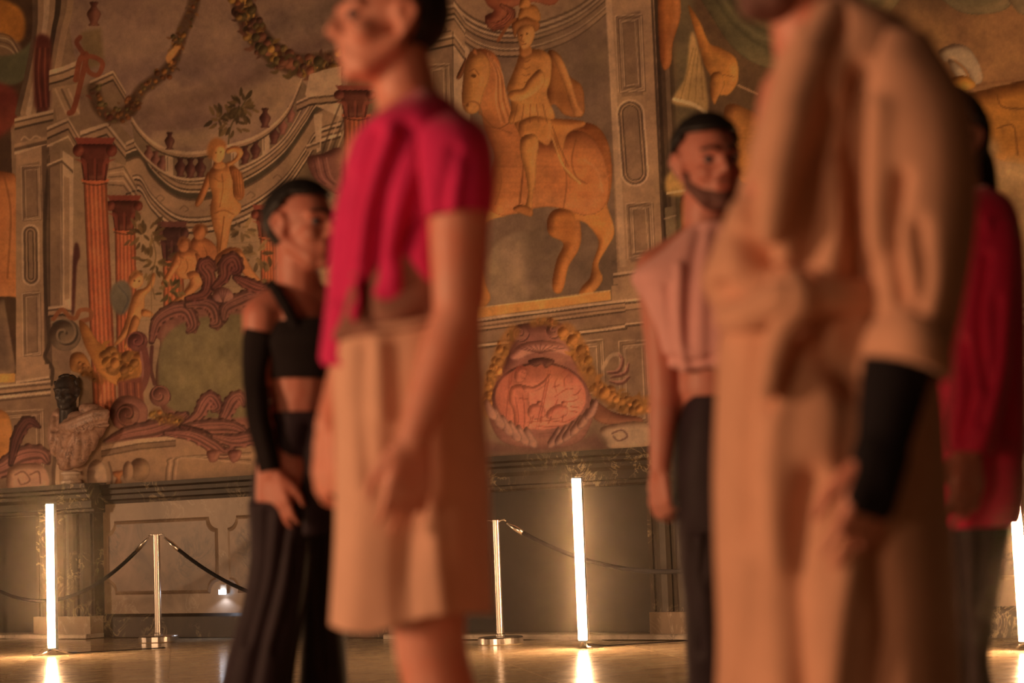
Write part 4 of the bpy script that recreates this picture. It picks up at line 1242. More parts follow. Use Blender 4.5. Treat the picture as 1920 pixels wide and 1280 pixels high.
def head_parts(c, R, k, parent, hair_mat, eye_mat, length=-.045, vol=1.07, brow=True, seed=1, beard=None):
    """hair, eyebrows and eyes"""
    c = np.asarray(c, float)
    r_ = np.random.default_rng(seed)
    n1, n2 = 44, 30
    v, keep, f = [], [], []
    for i in range(n2 + 1):
        ph = math.pi * i / n2
        for j in range(n1):
            a = 2 * math.pi * j / n1
            d = np.array([math.sin(ph) * math.cos(a), math.sin(ph) * math.sin(a), math.cos(ph)])
            p = np.array([0, -.012, .030]) + d * np.array([.075, .096, .088]) * (vol + .012 * r_.standard_normal())
            if p[2] < -.02:                      # nape hugs the neck
                p[1] = min(p[1], -.02) ; p[0] *= .86
            v.append(c + R @ (p * k))
            hairline = p[2] > .072 - max(0, .03 - p[1]) * .9 if p[1] > -.02 else p[2] > length
            ear = abs(p[0]) > .055 and -.035 < p[1] < .022 and p[2] < .022
            keep.append(hairline and not ear)
    for i in range(n2):
        for j in range(n1):
            q = (i * n1 + j, i * n1 + (j + 1) % n1, (i + 1) * n1 + (j + 1) % n1, (i + 1) * n1 + j)
            if all(keep[w] for w in q):
                f.append(q)
    used = sorted({w for q in f for w in q}); mp_ = {w: i for i, w in enumerate(used)}
    h = mesh_obj('hair', [v[w] for w in used], [tuple(mp_[w] for w in q) for q in f], hair_mat, parent)
    so = h.modifiers.new('thickness', 'SOLIDIFY'); so.thickness = .012 * k; so.offset = -1
    for s in (-1, 1):
        B = Blob()
        B.ell(c + R @ (np.array([s * .031, .0755, .006]) * k), .0125 * k)
        e = mesh_obj('eye', B.v, B.f, eye_mat, parent)
        B = Blob()
        B.chain([(c + R @ (np.array(q) * k), .0035 * k) for q in ((s * .014, .100, .027), (s * .030, .097, .034), (s * .050, .078, .030))])
        mesh_obj('eyebrow', B.v, B.f, hair_mat, parent)
    if beard:
        B = Blob()
        B.ell(c + R @ (np.array([0, .040, -.086]) * k), np.array([.0505, .0535, .0385]) * k, R)
        B.ell(c + R @ (np.array([0, .075, -.101]) * k), np.array([.026, .021, .021]) * k, R)
        for s in (-1, 1):
            B.chain([(c + R @ (np.array(q) * k), r * k) for q, r in (((s * .063, .002, -.022), .010), ((s * .057, .008, -.050), .018), ((s * .034, .052, -.088), .025))])
            B.cap(c + R @ (np.array([s * .004, .0965, -.047]) * k), .0045 * k, c + R @ (np.array([s * .026, .086, -.054]) * k), .0045 * k)
        set_mesh('beard', B.build(.006, 3), beard, parent)

def hand_prims(B, wrist, d, n, thumb_sign, k=1.0, curl=.35, spread=.10):
    """palm with five fingers: d along the hand, n out of the back of the hand"""
    w = np.asarray(wrist, float)
    d = np.asarray(d, float); d /= np.linalg.norm(d)
    n = np.asarray(n, float); n = n - d * (n @ d); n /= np.linalg.norm(n)
    t = np.cross(d, n) * thumb_sign                       # towards the thumb
    tips = []
    for i, (o, L, r) in enumerate(((.031, .070, .0088), (.0105, .078, .009), (-.0105, .072, .0088), (-.030, .056, .0076))):
        kn = w + (d * (.092 - abs(i - 1) * .005) + t * o * 1.05) * k
        B.cap(w + (t * o * .55 + d * .008) * k, .0145 * k, kn, .0115 * k)
        ang = -(o * 1.0) * spread / .03
        fd = d * math.cos(ang) - t * math.sin(ang)
        p, bend = kn, curl * (.55 + .12 * i)
        for seg, sl in enumerate((.45, .32, .23)):
            fd2 = fd * math.cos(bend) - n * math.sin(bend)
            q = p + fd2 * L * sl * k
            B.cap(p, r * k * (1 - .08 * seg), q, r * k * (.94 - .1 * seg))
            p = q
            bend += curl * (.9 + .1 * i)
        tips.append(p)
    b0 = w + (t * .022 + d * .016) * k
    b1 = w + (t * .048 + d * .050 - n * .012) * k
    b2 = b1 + (d * .030 + t * .010 - n * .010) * k
    b3 = b2 + (d * .026 - t * .002 - n * .010) * k
    B.chain([(b0, .0165 * k), (b1, .0125 * k), (b2, .0105 * k), (b3, .0085 * k)])
    B.ell(w + (t * .020 + d * .040 - n * .012) * k, np.array([.018, .018, .018]) * k)
    return tips

# ---- marble bust on the mantel
BU = wall_uz(133, 905, .12)[0]
bz = 1.342
bust = empty('bust', wp(BU, bz, .12))
prof = [(.085, 0), (.092, .012), (.092, .03), (.07, .042), (.06, .06), (.066, .075), (.085, .09), (.085, .105), (.06, .12)]
vv, ff = lathe_mesh(prof, 28)
o = mesh_obj('socle', [np.array(q) + wp(BU, bz, .12) for q in vv], ff, M_SOCLE, bust, False)
def bp(px, py, off):
    u, z = wall_uz(px, py, off)
    return wp(u, z, off)
B = Blob()
bs = 1 / 222.
face = np.array([-.12, -1.0, -.14])
RH = frame_from(face)
hc = bp(124, 735, .16)
head_prims(B, hc, RH, 1.28, bp(128, 800, .13))
B.ell(hc + RH @ np.array([0, -.02, .045]), (.104, .126, .105), RH)
bh = set_mesh('head', B.build(.009, 3), M_BLACKSTONE, bust)
B = Blob()                                               # curly hair cut in the same black stone
r_ = random.Random(4)
for k in range(46):
    a, z = r_.uniform(0, 2 * math.pi), r_.uniform(.2, 1)
    if math.sin(a) > .2 and z < .80: continue
    q = np.array([math.cos(a) * math.sqrt(1 - z * z) * .106, math.sin(a) * math.sqrt(1 - z * z) * .128 - .02, z * .110 + .04])
    B.ell(hc + RH @ q, .020)
set_mesh('curls', B.build(.009, 1), M_BLACKSTONE, bh)
B = Blob()
for (px, py, off, rx, rz, ry) in ((146, 816, .13, .25, .22, .115), (170, 800, .14, .15, .17, .10), (110, 815, .12, .11, .24, .09), (138, 850, .12, .18, .13, .10), (124, 868, .12, .11, .07, .08), (182, 790, .13, .10, .13, .09)):
    R3 = np.stack([WE, WN, [0, 0, 1]], 1)
    B.ell(bp(px, py, off), (rx, ry, rz), R3)
for o_ in (-8, 0, 8, 15):
    B.chain([(bp(106, 806 + o_ * .5, .19), .028), (bp(128, 802 + o_ * .8, .228), .034), (bp(152, 792 + o_, .238), .036), (bp(178, 782 + o_, .222), .034), (bp(200, 780 + o_, .16), .028)])
B.chain([(bp(158, 766, .17), .05), (bp(178, 768, .17), .055), (bp(196, 776, .15), .045)])
me_ = B.build(.009, 5)
nv_ = len(me_.vertices); co = np.zeros(nv_ * 3); me_.vertices.foreach_get('co', co); co = co.reshape(-1, 3)
no = np.zeros(nv_ * 3); me_.vertices.foreach_get('normal', no); no = no.reshape(-1, 3)
X_, Y_ = to_px(co)
for (q, w_, dp) in (([(110, 812), (104, 840), (100, 872)], 3, .02), ([(132, 816), (120, 846), (108, 874)], 3, .022), ([(136, 816), (134, 846), (130, 874)], 3, .018), ([(150, 812), (152, 836), (150, 862)], 3, .02), ([(164, 808), (170, 826), (172, 846)], 3, .018), ([(178, 802), (188, 816), (190, 830)], 3, .018), ([(100, 806), (130, 812), (170, 796), (202, 790)], 3.5, .02), ([(104, 780), (102, 810), (96, 840)], 3, .02), ([(122, 780), (104, 800)], 3, .015)):
    q = _catmull(q, False)
    dist = np.min(np.hypot(X_[:, None] - q[None, :, 0], Y_[:, None] - q[None, :, 1]), 1)
    co -= no * (dp * 1.1 * np.exp(-(dist / (w_ * 1.35)) ** 2))[:, None]
me_.vertices.foreach_set('co', co.reshape(-1)); me_.update()
set_mesh('drapery', me_, M_BUSTMARBLE, bust)
tag(bust, 'antique style bust with black stone head and mottled marble drapery on the mantel', 'bust')

# ================================================================== light tubes
TUBE_H = 1.06
def led_tube(base, facing, label, foot_side):
    base = np.array([base[0], base[1], 0.0])
    t = empty('light_tube', base)
    f = np.array([facing[0], facing[1], 0.]); f /= np.linalg.norm(f)
    s = np.array([-f[1], f[0], 0.])
    z0 = .055
    def extr(name, prof, a, b_, mat):
        lo = [base + s * x + f * y + np.array([0, 0, a]) for x, y in prof]
        hi = [base + s * x + f * y + np.array([0, 0, b_]) for x, y in prof]
        n = len(prof)
        fc = [(i, (i + 1) % n, n + (i + 1) % n, n + i) for i in range(n)] + [tuple(range(n))[::-1], tuple(range(n, 2 * n))]
        return mesh_obj(name, lo + hi, fc, mat, t, False)
    arc_ = [(.029 * math.cos(math.pi * i / 10), .006 + .027 * math.sin(math.pi * i / 10)) for i in range(11)]
    extr('diffuser', arc_ + [(-.029, .002), (.029, .002)], z0, z0 + TUBE_H, M_TUBE)
    extr('housing', [(-.031, .0), (.031, .0), (.031, -.035), (-.031, -.035)], z0 - .008, z0 + TUBE_H + .008, M_ALU)
    for a, b_ in ((z0 - .012, z0), (z0 + TUBE_H, z0 + TUBE_H + .012)):
        extr('end_cap', [(.031 * math.cos(math.pi * i / 8), .002 + .030 * math.sin(math.pi * i / 8)) for i in range(9)] + [(-.031, -.035), (.031, -.035)], a, b_, M_ALU)
    vv, ff = tube_mesh([base + np.array([0, 0, .045]) - f * .015, base + s * .05 * foot_side + f * .05 + np.array([0, 0, .010]), base + s * .10 * foot_side + f * .10 + np.array([0, 0, .007])], .007, 8)
    mesh_obj('foot', vv, ff, M_CHROME, t)
    vv, ff = tube_mesh([base + np.array([0, 0, .045]) - f * .015, base - s * .06 * foot_side - f * .10 + np.array([0, 0, .010]), base - s * .07 * foot_side - f * .2 + np.array([0, 0, .007])], .007, 8)
    mesh_obj('foot', vv, ff, M_CHROME, t)
    pts = [base - f * .03 + np.array([0, 0, .05])] + [base - f * (.05 + .09 * i) + s * (.10 * i) + np.array([0, 0, .006 + (.02 if i == 0 else 0)]) for i in range(7)]
    vv, ff = tube_mesh([Vector(q) for q in pts], .004, 6)
    mesh_obj('power_cable', vv, ff, M_ROPE, t)
    tag(t, label, 'light tube', 'upright light tubes on the floor')
    return t
fac = WN * .8 + np.array([0, -.45, 0])
T1 = floor_at(98, 1228); T2 = floor_at(1094, 1215); T3 = floor_at(1922, 1219)
led_tube(T1, fac, 'upright glowing light tube in front of the fireplace with the bust', -1)
led_tube(T2, fac, 'upright glowing light tube in front of the boarded fireplace beneath the medallion', 1)
led_tube(T3, fac, 'upright glowing light tube standing behind the person in crimson', 1)

# ================================================================== rope barrier
M_SLEEVE = M_ROPE
def stanchion(base, dirs, label, h=.87):
    base = np.array([base[0], base[1], 0.0])
    t = empty('stanchion', base)
    vv, ff = lathe_mesh([(.155, 0), (.160, .005), (.160, .044), (.153, .052), (.05, .056), (.036, .06)], 40)
    mesh_obj('base', [base + np.array(q) for q in vv], ff, M_CHROME, t, False)
    vv, ff = lathe_mesh([(.036, .056), (.036, .068), (.028, .074), (.028, h - .012), (.031, h - .010), (.031, h - .004), (.024, h)], 28)
    mesh_obj('post', [base + np.array(q) for q in vv], ff, M_CHROME, t, False)
    for d in dirs:
        d = np.array([d[0], d[1], 0.]); d /= np.linalg.norm(d)
        top = base + np.array([0, 0, h - .018])
        pts = [top + d * (.022 + .022 * i) + np.array([0, 0, .016 * math.sin(i * .9)]) for i in range(4)]
        vv, ff = tube_mesh([Vector(q) for q in pts], .006, 8)
        mesh_obj('hook', vv, ff, M_CHROME, t)
    tag(t, label, 'barrier post', 'rope barrier posts')
    return t
S2, S3 = floor_at(297, 1203), floor_at(939, 1207)
stp = (S3 - S2)
S4, S1 = S3 + stp * .82, S2 - stp * .82
HP = .87
stanchion(S2, [-stp, stp], 'polished chrome barrier post in front of the marble dado panel')
stanchion(S3, [-stp, stp], 'polished chrome barrier post in front of the boarded fireplace')
stanchion(S4, [-stp], 'polished chrome barrier post hidden behind the person in the camel robe')
stanchion(S1, [stp], 'polished chrome barrier post at the far end beyond the bust')
def rope(a, b_, sag, label):
    a, b_ = np.array([a[0], a[1], 0.]), np.array([b_[0], b_[1], 0.])
    d = (b_ - a) / np.linalg.norm(b_ - a)
    p0, p1 = a + d * .095 + np.array([0, 0, HP - .03]), b_ - d * .095 + np.array([0, 0, HP - .03])
    t = empty('barrier_rope', (a + b_) / 2)
    pts = [p0 + (p1 - p0) * s_ - np.array([0, 0, sag * 4 * s_ * (1 - s_)]) for s_ in np.linspace(0, 1, 40)]
    vv, ff = tube_mesh([Vector(q) for q in pts[1:-1]], .0155, 10)
    mesh_obj('rope', vv, ff, M_ROPE, t)
    for i, j in ((0, 2), (-1, -3)):
        vv, ff = tube_mesh([Vector(pts[i]), Vector(pts[i] * .5 + pts[j] * .5), Vector(pts[j])], [.008, .018, .018], 12)
        mesh_obj('end_fitting', vv, ff, M_CHROME, t)
    tag(t, label, 'barrier rope', 'barrier ropes')
rope(S2, S3, .55, 'black barrier rope sagging right of the post by the dado panel')
rope(S1, S2, .50, 'black barrier rope running from the dado post toward the bust fireplace')
rope(S3, S4, .36, 'black barrier rope crossing in front of the boarded fireplace')

# ---- small floor lamp fixed to the dado
ul, zl = wall_uz(418, 1108, .05)
lamp = empty('wall_light', wp(ul, zl, .03))
bm = bmesh.new()
frame_box(bm, ul - .035, ul + .035, zl - .02, zl + .055, .02, .045)
bm_obj('housing', bm, M_STONE, lamp)
bm = bmesh.new()
frame_box(bm, ul - .03, ul + .03, zl - .026, zl + .012, .045, .07)
bm_obj('lens', bm, mat_emit('cool_white_lens', (.75, .86, 1.0), 9.0), lamp)
tag(lamp, 'small white safety light glowing on the marble dado', 'wall light')
ld = bpy.data.lights.new('wall_light_glow', 'SPOT'); ld.energy = 1.1; ld.color = (.75, .82, 1); ld.spot_size = math.radians(130); ld.shadow_soft_size = .02
lo = bpy.data.objects.new('wall_light_glow', ld); link(lo, lamp)
lo.matrix_world = Matrix.Translation(Vector(wp(ul, zl - .04, .075)))

# ================================================================== people
SKIN = mat_skin('warm_skin', (200, 112, 76), 1.25)
SKIN2 = mat_skin('tan_skin', (186, 100, 68), 1.25)
HAIR = mat_plain('dark_hair', (28, 18, 13), .55, 0, 1.3, .4, 90)
BEARD = mat_plain('short_beard', (112, 60, 42), .8, 0, 1.0, .3, 120)
EYE = mat_plain('dark_eye', (62, 42, 34), .2)
C_PINK = mat_cloth('hot_pink_cloth', (200, 30, 60), 1.2, .85, 300, .08)
C_BROWN = mat_cloth('brown_lining', (132, 72, 48), 1.3)
C_SKIRT = mat_cloth('sand_wool', (214, 134, 90), 1.15, .95, 240, .06)
C_CAMEL = mat_cloth('camel_wool', (206, 124, 80), 1.15, .95, 240, .07)
C_BLACK = mat_cloth('black_jersey', (34, 20, 15), 1.0, sheen=0)
C_CUFFBLK = mat_cloth('black_knit', (30, 18, 15), 1.0, sheen=0)
C_TROU = mat_cloth('black_satin_trousers', (50, 28, 26), 0.9, .6, 200, .2, 0)
C_ROSE = mat_cloth('pale_rose_cotton', (218, 130, 98), 1.2, .9, 260, .06)
C_CRIM = mat_cloth('crimson_satin', (170, 22, 38), 2.0, .6, 260, .1)
C_GREY = mat_cloth('charcoal_trousers', (66, 41, 29), 1.1, sheen=0)

def crease(me_co, me_no, creases, front_only=True):
    X_, Y_ = to_px(me_co)
    f = me_no[:, 1] < .25 if front_only else np.ones(len(me_co), bool)
    for q, w_, dp in creases:
        q = _catmull(q, False)
        dist = np.full(len(me_co), 1e9)
        for s_ in range(len(q) - 1):
            a, b_ = q[s_], q[s_ + 1]
            d = b_ - a
            t = np.clip(((X_ - a[0]) * d[0] + (Y_ - a[1]) * d[1]) / max(d @ d, 1e-6), 0, 1)
            dist = np.minimum(dist, np.hypot(X_ - a[0] - t * d[0], Y_ - a[1] - t * d[1]))
        me_co = me_co - me_no * (f * dp * np.exp(-(dist / w_) ** 2))[:, None]
    return me_co

def loft(name, depth, rows, mat, parent, creases=(), nr=60, ns=72, waves=(0, 0, 0), hem=None, thick=.006, p=2.3, floor_z=None, cap=False):
    """garment: rings from a left point to a right point of the figure, with real depth
    rows = ((xl, yl), (xr, yr), half depth, depth offset)"""
    R_ = np.array([[*a, *b_, hd, dd] for a, b_, hd, dd in rows], float)
    seglen = np.r_[0, np.cumsum(np.hypot(np.diff(R_[:, [0, 2]].mean(1)), np.diff(R_[:, [1, 3]].mean(1))) + 1e-3)]
    dense = _catmull(R_, False, 14)
    tpar = np.r_[np.concatenate([np.linspace(seglen[i], seglen[i + 1], 14, endpoint=False) for i in range(len(R_) - 1)]), seglen[-1]]
    tt = np.linspace(0, seglen[-1], nr)
    Rw = np.stack([np.interp(tt, tpar, dense[:, k]) for k in range(6)], 1)
    th = np.linspace(0, 2 * math.pi, ns, endpoint=False)
    co = []
    amp, freq, ph = waves
    for i, (xl, yl, xr, yr, hd, dd) in enumerate(Rw):
        dz = depth + dd
        a, b_ = at(xl, yl, dz), at(xr, yr, dz)
        c, h = (a + b_) / 2, (b_ - a) / 2
        cs, sn = np.cos(th), np.sin(th)
        e = 2 / p
        cx_, sy_ = np.sign(cs) * np.abs(cs) ** e, np.sign(sn) * np.abs(sn) ** e
        g = 1 + amp * (i / nr) * np.sin(freq * th + ph + 2.2 * i / nr) * (1 + .4 * np.sin(th * 3 + 1))
        co.append(c[None] + h[None] * (cx_ * g)[:, None] + np.array([0, 1., 0])[None] * (hd * sy_ * g)[:, None])
    co = np.array(co)
    if hem is not None:                                    # uneven lower edge
        hx, hy = np.array(hem, float).T
        X_, Y_ = to_px(co)
        for j in range(ns):
            if th[j] < math.pi: continue
            tgt = np.interp(X_[-1, j], hx, hy)
            k0 = int(nr * .45)
            base = Y_[k0, j]
            s_ = (tgt - base) / max(Y_[-1, j] - base, 1)
            ppm = FPX / (depth)
            for i in range(k0, nr):
                co[i, j, 2] -= ((Y_[i, j] - base) * (s_ - 1)) / ppm
    co = co.reshape(-1, 3)
    fc = []
    for i in range(nr - 1):
        for k in range(ns):
            k2 = (k + 1) % ns
            fc.append((i * ns + k, i * ns + k2, (i + 1) * ns + k2, (i + 1) * ns + k))
    if cap:
        fc.append(tuple(range(ns))[::-1])
    me = bpy.data.meshes.new(name)
    me.from_pydata(co.tolist(), [], fc)
    bm = bmesh.new(); bm.from_mesh(me); bmesh.ops.recalc_face_normals(bm, faces=bm.faces); bm.to_mesh(me); bm.free()
    me.update()
    no = np.zeros(len(co) * 3); me.vertices.foreach_get('normal', no); no = no.reshape(-1, 3)
    ctr = co.reshape(nr, ns, 3).mean(1).repeat(ns, 0)
    if ((co - ctr) * no).sum() < 0:
        me.flip_normals(); no = -no
    if creases:
        co = crease(co, no, creases)
        me.vertices.foreach_set('co', co.reshape(-1)); me.update()
    me.materials.append(mat)
    me.shade_smooth()
    o = link(bpy.data.objects.new(name, me), parent)
    so = o.modifiers.new('thickness', 'SOLIDIFY'); so.thickness = thick; so.offset = -1
    return o

def person(feet_px, depth, label):
    P = at(feet_px, 1000, depth)
    o = empty('person', (P[0], P[1], 0))
    return tag(o, label, 'person')

def legs(B, hipL, hipR, kneeL, kneeR, depth, footL, footR, toe, r=(.085, .058, .042)):
    """two legs down to the floor; foot = (px, depth offset)"""
    out = []
    for hip, knee, (fx, fd) in ((hipL, kneeL, footL), (hipR, kneeR, footR)):
        P = at(fx, 1000, depth + fd)
        ank = np.array([P[0], P[1], .085])
        calf = np.asarray(knee) * .66 + ank * .34 - np.array([toe[0], toe[1], 0]) * .02
        B.chain([(hip, r[0]), (np.asarray(hip) * .5 + np.asarray(knee) * .5, r[0] * .86), (knee, r[1]), (calf, r[1] * .98), (ank, .036)])
        t = np.array([toe[0], toe[1], 0.]); t /= np.linalg.norm(t)
        B.cap(ank - t * .045 - np.array([0, 0, .050]), .034, ank + t * .05 - np.array([0, 0, .045]), .036)
        B.cap(ank + t * .05 - np.array([0, 0, .046]), .036, ank + t * .15 - np.array([0, 0, .062]), .022)
        out.append((ank, t))
    return out

def shoes(feet, mat, parent):
    for ank, t in feet:
        B = Blob()
        g = np.array([0, 0, ank[2]])
        B.chain([(ank - t * .05 - g + np.array([0, 0, .042]), .042), (ank + t * .05 - g + np.array([0, 0, .044]), .045), (ank + t * .155 - g + np.array([0, 0, .033]), .033)])
        B.cap(ank - t * .012, .046, ank - t * .01 - np.array([0, 0, .03]), .048)
        me = B.build(.008, 3)
        for v_ in me.vertices:
            v_.co.z = max(v_.co.z, .002)
        set_mesh('shoe', me, mat, parent)

def finish_body(B, mat, parent, voxel=.0065):
    me = B.build(voxel, 6)
    for v_ in me.vertices:
        if v_.co.z < .001: v_.co.z = .001
    return set_mesh('body', me, mat, parent)

# ---------------------------------------------------------------- man in the pink shirt and sand skirt
D = 3.50
pm = person(770, D, 'person in draped hot pink shirt and knee-length sand skirt, seen in profile')
A = lambda x, y, dd=0.0: at(x, y, D + dd)
RHD = frame_from((-.93, -.37, .02), (0.02, 0, 1))
hc = A(725, 46)
B = Blob()
head_prims(B, hc, RHD, .95, A(772, 225, .01))
B.chain([(A(775, 220), .068), (A(778, 300), .11), (A(770, 420), .125), (A(765, 560), .118), (A(768, 680), .13), (A(770, 760), .12)])
B.chain([(A(778, 245), .06), (A(855, 288, -.13), .055)]); B.chain([(A(770, 245), .06), (A(706, 300, .13), .05)])
sh, elb, wr = A(862, 290, -.145), A(858, 590, -.19), A(776, 822, -.235)
B.chain([(sh, .060), (sh * .55 + elb * .45, .053), (elb, .043), (elb * .7 + wr * .3, .044), (wr, .029)])
hand_prims(B, wr, A(762, 950, -.24) - wr, (.35, -.9, .1), 1, 1.02, .30)
sh2, elb2, wr2 = A(700, 290, .165), A(690, 590, .20), A(618, 800, .12)
B.chain([(sh2, .058), (sh2 * .55 + elb2 * .45, .052), (elb2, .043), (elb2 * .7 + wr2 * .3, .043), (wr2, .029)])
hand_prims(B, wr2, A(606, 960, .09) - wr2, (-.75, -.6, 0), 1, 1.02, .50)
ft = legs(B, A(790, 790, -.09), A(770, 790, .10), A(806, 1215, -.08), A(812, 1215, .12), D, (850, -.05), (838, .14), (-1, -.25), (.09, .064, .042))
finish_body(B, SKIN, pm, .0062)
head_parts(hc, RHD, .95, pm, HAIR, EYE, -.10, 1.075)
shoes(ft, C_BLACK, pm)
shirt = loft('shirt', D, [((694, 240), (800, 172), .075, 0), ((668, 268), (856, 204), .17, 0), ((652, 305), (908, 270), .20, 0), ((632, 380), (922, 350), .195, 0), ((620, 450), (916, 430), .175, 0),
                 ((612, 560), (908, 540), .165, 0), ((600, 660), (898, 610), .165, 0)], C_PINK, pm,
     creases=[([(700, 250), (668, 380), (650, 520), (640, 660)], 16, .018), ([(760, 240), (716, 360), (700, 480), (690, 530)], 18, .022), ([(800, 260), (770, 380), (760, 480), (790, 560)], 20, .018),
              ([(735, 250), (692, 370), (676, 500)], 13, -.014), ([(780, 420), (740, 480), (724, 520)], 14, .014), ([(650, 330), (634, 440), (626, 560)], 9, .012), ([(790, 300), (744, 420), (734, 530)], 13, -.014)],
     hem=[(590, 655), (604, 684), (638, 682), (648, 640), (658, 580), (670, 528), (684, 524), (702, 556), (740, 574), (790, 560), (830, 520), (930, 560)], nr=90, ns=140, waves=(.015, 7, 0))
loft('sleeve', D, [((770, 222), (868, 212), .06, -.09), ((772, 262), (914, 252), .085, -.13), ((786, 335), (926, 330), .085, -.155), ((799, 412), (922, 402), .078, -.165)], C_PINK, shirt,
     creases=[([(850, 280), (830, 360), (824, 410)], 10, .014), ([(880, 300), (872, 400)], 10, .012)], nr=30, ns=48, waves=(.05, 5, 1), cap=True)
loft('waist_wrap', D, [((652, 500), (892, 500), .145, 0), ((636, 560), (896, 560), .155, 0), ((624, 625), (900, 590), .17, 0), ((622, 656), (902, 612), .176, 0)], C_BROWN, pm,
     creases=[([(672, 530), (690, 590), (740, 605), (800, 585)], 12, .02), ([(668, 520), (664, 580), (640, 630)], 9, -.016)], nr=40, ns=72)
loft('skirt', D, [((630, 640), (902, 600), .165, 0), ((626, 700), (906, 690), .178, 0), ((630, 800), (910, 790), .185, 0), ((632, 900), (915, 890), .19, 0), ((630, 1020), (918, 1010), .195, 0), ((620, 1172), (922, 1152), .205, 0)], C_SKIRT, pm,
     creases=[([(680, 650), (676, 760), (690, 900)], 14, .012), ([(740, 640), (744, 760), (738, 860)], 18, .008), ([(710, 650), (716, 780)], 10, -.008), ([(770, 960), (760, 1080), (764, 1165)], 22, .018), ([(812, 960), (822, 1080), (832, 1160)], 12, -.012)],
     hem=[(610, 1168), (640, 1182), (690, 1188), (740, 1176), (790, 1158), (840, 1152), (930, 1150)], nr=80, ns=96, waves=(.028, 6, .6), p=2.7)

# ---------------------------------------------------------------- figure in the camel robe
D = 2.96
rb = person(1560, D, 'person in long camel wool robe with knotted belt and black arm warmer')
A = lambda x, y, dd=0.0: at(x, y, D + dd)
RHD = frame_from((-.90, -.42, -.05))
hc = A(1478, -105)
B = Blob()
head_prims(B, hc, RHD, 1.0, A(1530, 110, .01))
B.chain([(A(1540, 100), .066), (A(1570, 210), .125), (A(1560, 400), .135), (A(1540, 590), .125), (A(1545, 720), .14), (A(1550, 800), .13)])
B.chain([(A(1560, 130), .06), (A(1700, 165, -.12), .06)]); B.chain([(A(1540, 140), .055), (A(1500, 210, .12), .05)])
sh, elb, wr = A(1722, 180, -.13), A(1706, 570, -.16), A(1652, 850, -.24)
B.chain([(sh, .062), (sh * .5 + elb * .5, .052), (elb, .044), (elb * .7 + wr * .3, .044), (wr, .030)])
hand_prims(B, wr, A(1612, 1012, -.25) - wr, (.55, -.8, .1), 1, 1.04, .22, .14)
sh2, elb2, wr2 = A(1500, 225, .12), A(1450, 560, .13), A(1440, 860, .08)
B.chain([(sh2, .06), (sh2 * .5 + elb2 * .5, .05), (elb2, .044), (wr2, .030)])
hand_prims(B, wr2, A(1440, 1000, .07) - wr2, (-.5, -.8, .1), 1, 1.0, .4)
ft = legs(B, A(1590, 830, -.09), A(1530, 830, .09), A(1580, 1330, -.09), A(1530, 1330, .12), D, (1600, -.07), (1520, .12), (-1, -.3), (.095, .064, .042))
finish_body(B, SKIN, rb, .0062)
head_parts(hc, RHD, 1.0, rb, HAIR, EYE, -.06, 1.07, beard=BEARD)
shoes(ft, C_BLACK, rb)
robe = loft('robe', D, [((1452, 118), (1580, -10), .08, 0), ((1432, 190), (1700, 60), .15, 0), ((1408, 270), (1790, 200), .19, 0), ((1380, 360), (1806, 330), .2, 0), ((1346, 450), (1794, 450), .2, 0),
                 ((1322, 520), (1770, 540), .205, 0), ((1342, 568), (1740, 600), .195, 0), ((1372, 600), (1726, 620), .18, 0)], C_CAMEL, rb,
     creases=[([(1560, 40), (1500, 160), (1452, 300), (1430, 420), (1420, 500)], 24, .024), ([(1510, 60), (1470, 180), (1420, 330)], 14, -.018), ([(1560, 200), (1530, 320), (1530, 440), (1510, 510)], 24, .018), ([(1608, 130), (1594, 260), (1600, 420), (1620, 560)], 16, .036),
              ([(1500, 240), (1480, 340), (1470, 450)], 22, -.022), ([(1570, 320), (1566, 440), (1550, 510)], 20, -.02), ([(1390, 440), (1420, 540), (1480, 560)], 16, .03), ([(1350, 540), (1400, 580), (1470, 590)], 12, .022), ([(1380, 300), (1400, 430), (1396, 520)], 14, .028), ([(1430, 505), (1500, 512), (1600, 540)], 12, .026)],
     nr=90, ns=110, waves=(.03, 6, 0))
loft('robe_skirt', D, [((1372, 585), (1716, 590), .175, 0), ((1350, 640), (1736, 640), .19, 0), ((1344, 760), (1758, 750), .205, 0), ((1340, 900), (1768, 890), .215, 0), ((1344, 1050), (1776, 1040), .225, 0), ((1350, 1200), (1786, 1200), .235, 0), ((1346, 1400), (1796, 1400), .245, 0), ((1350, 1730), (1810, 1730), .25, 0)], C_CAMEL, robe,
     creases=[([(1500, 590), (1470, 660), (1440, 760)], 14, .026), ([(1530, 600), (1560, 690), (1640, 760)], 20, .018), ([(1600, 620), (1590, 700), (1660, 740)], 16, .016), ([(1590, 720), (1600, 790), (1590, 870)], 20, .018), ([(1480, 640), (1460, 760), (1450, 900), (1460, 1060)], 20, -.016),
              ([(1520, 900), (1500, 1000), (1486, 1120), (1500, 1290)], 30, .03), ([(1600, 1010), (1580, 1120), (1560, 1290)], 26, -.020), ([(1420, 640), (1400, 800), (1398, 1000)], 14, .014), ([(1400, 1060), (1390, 1180), (1370, 1290)], 14, -.014), ([(1640, 1020), (1660, 1150), (1650, 1290)], 20, .022)],
     nr=110, ns=110, waves=(.03, 6, .4))
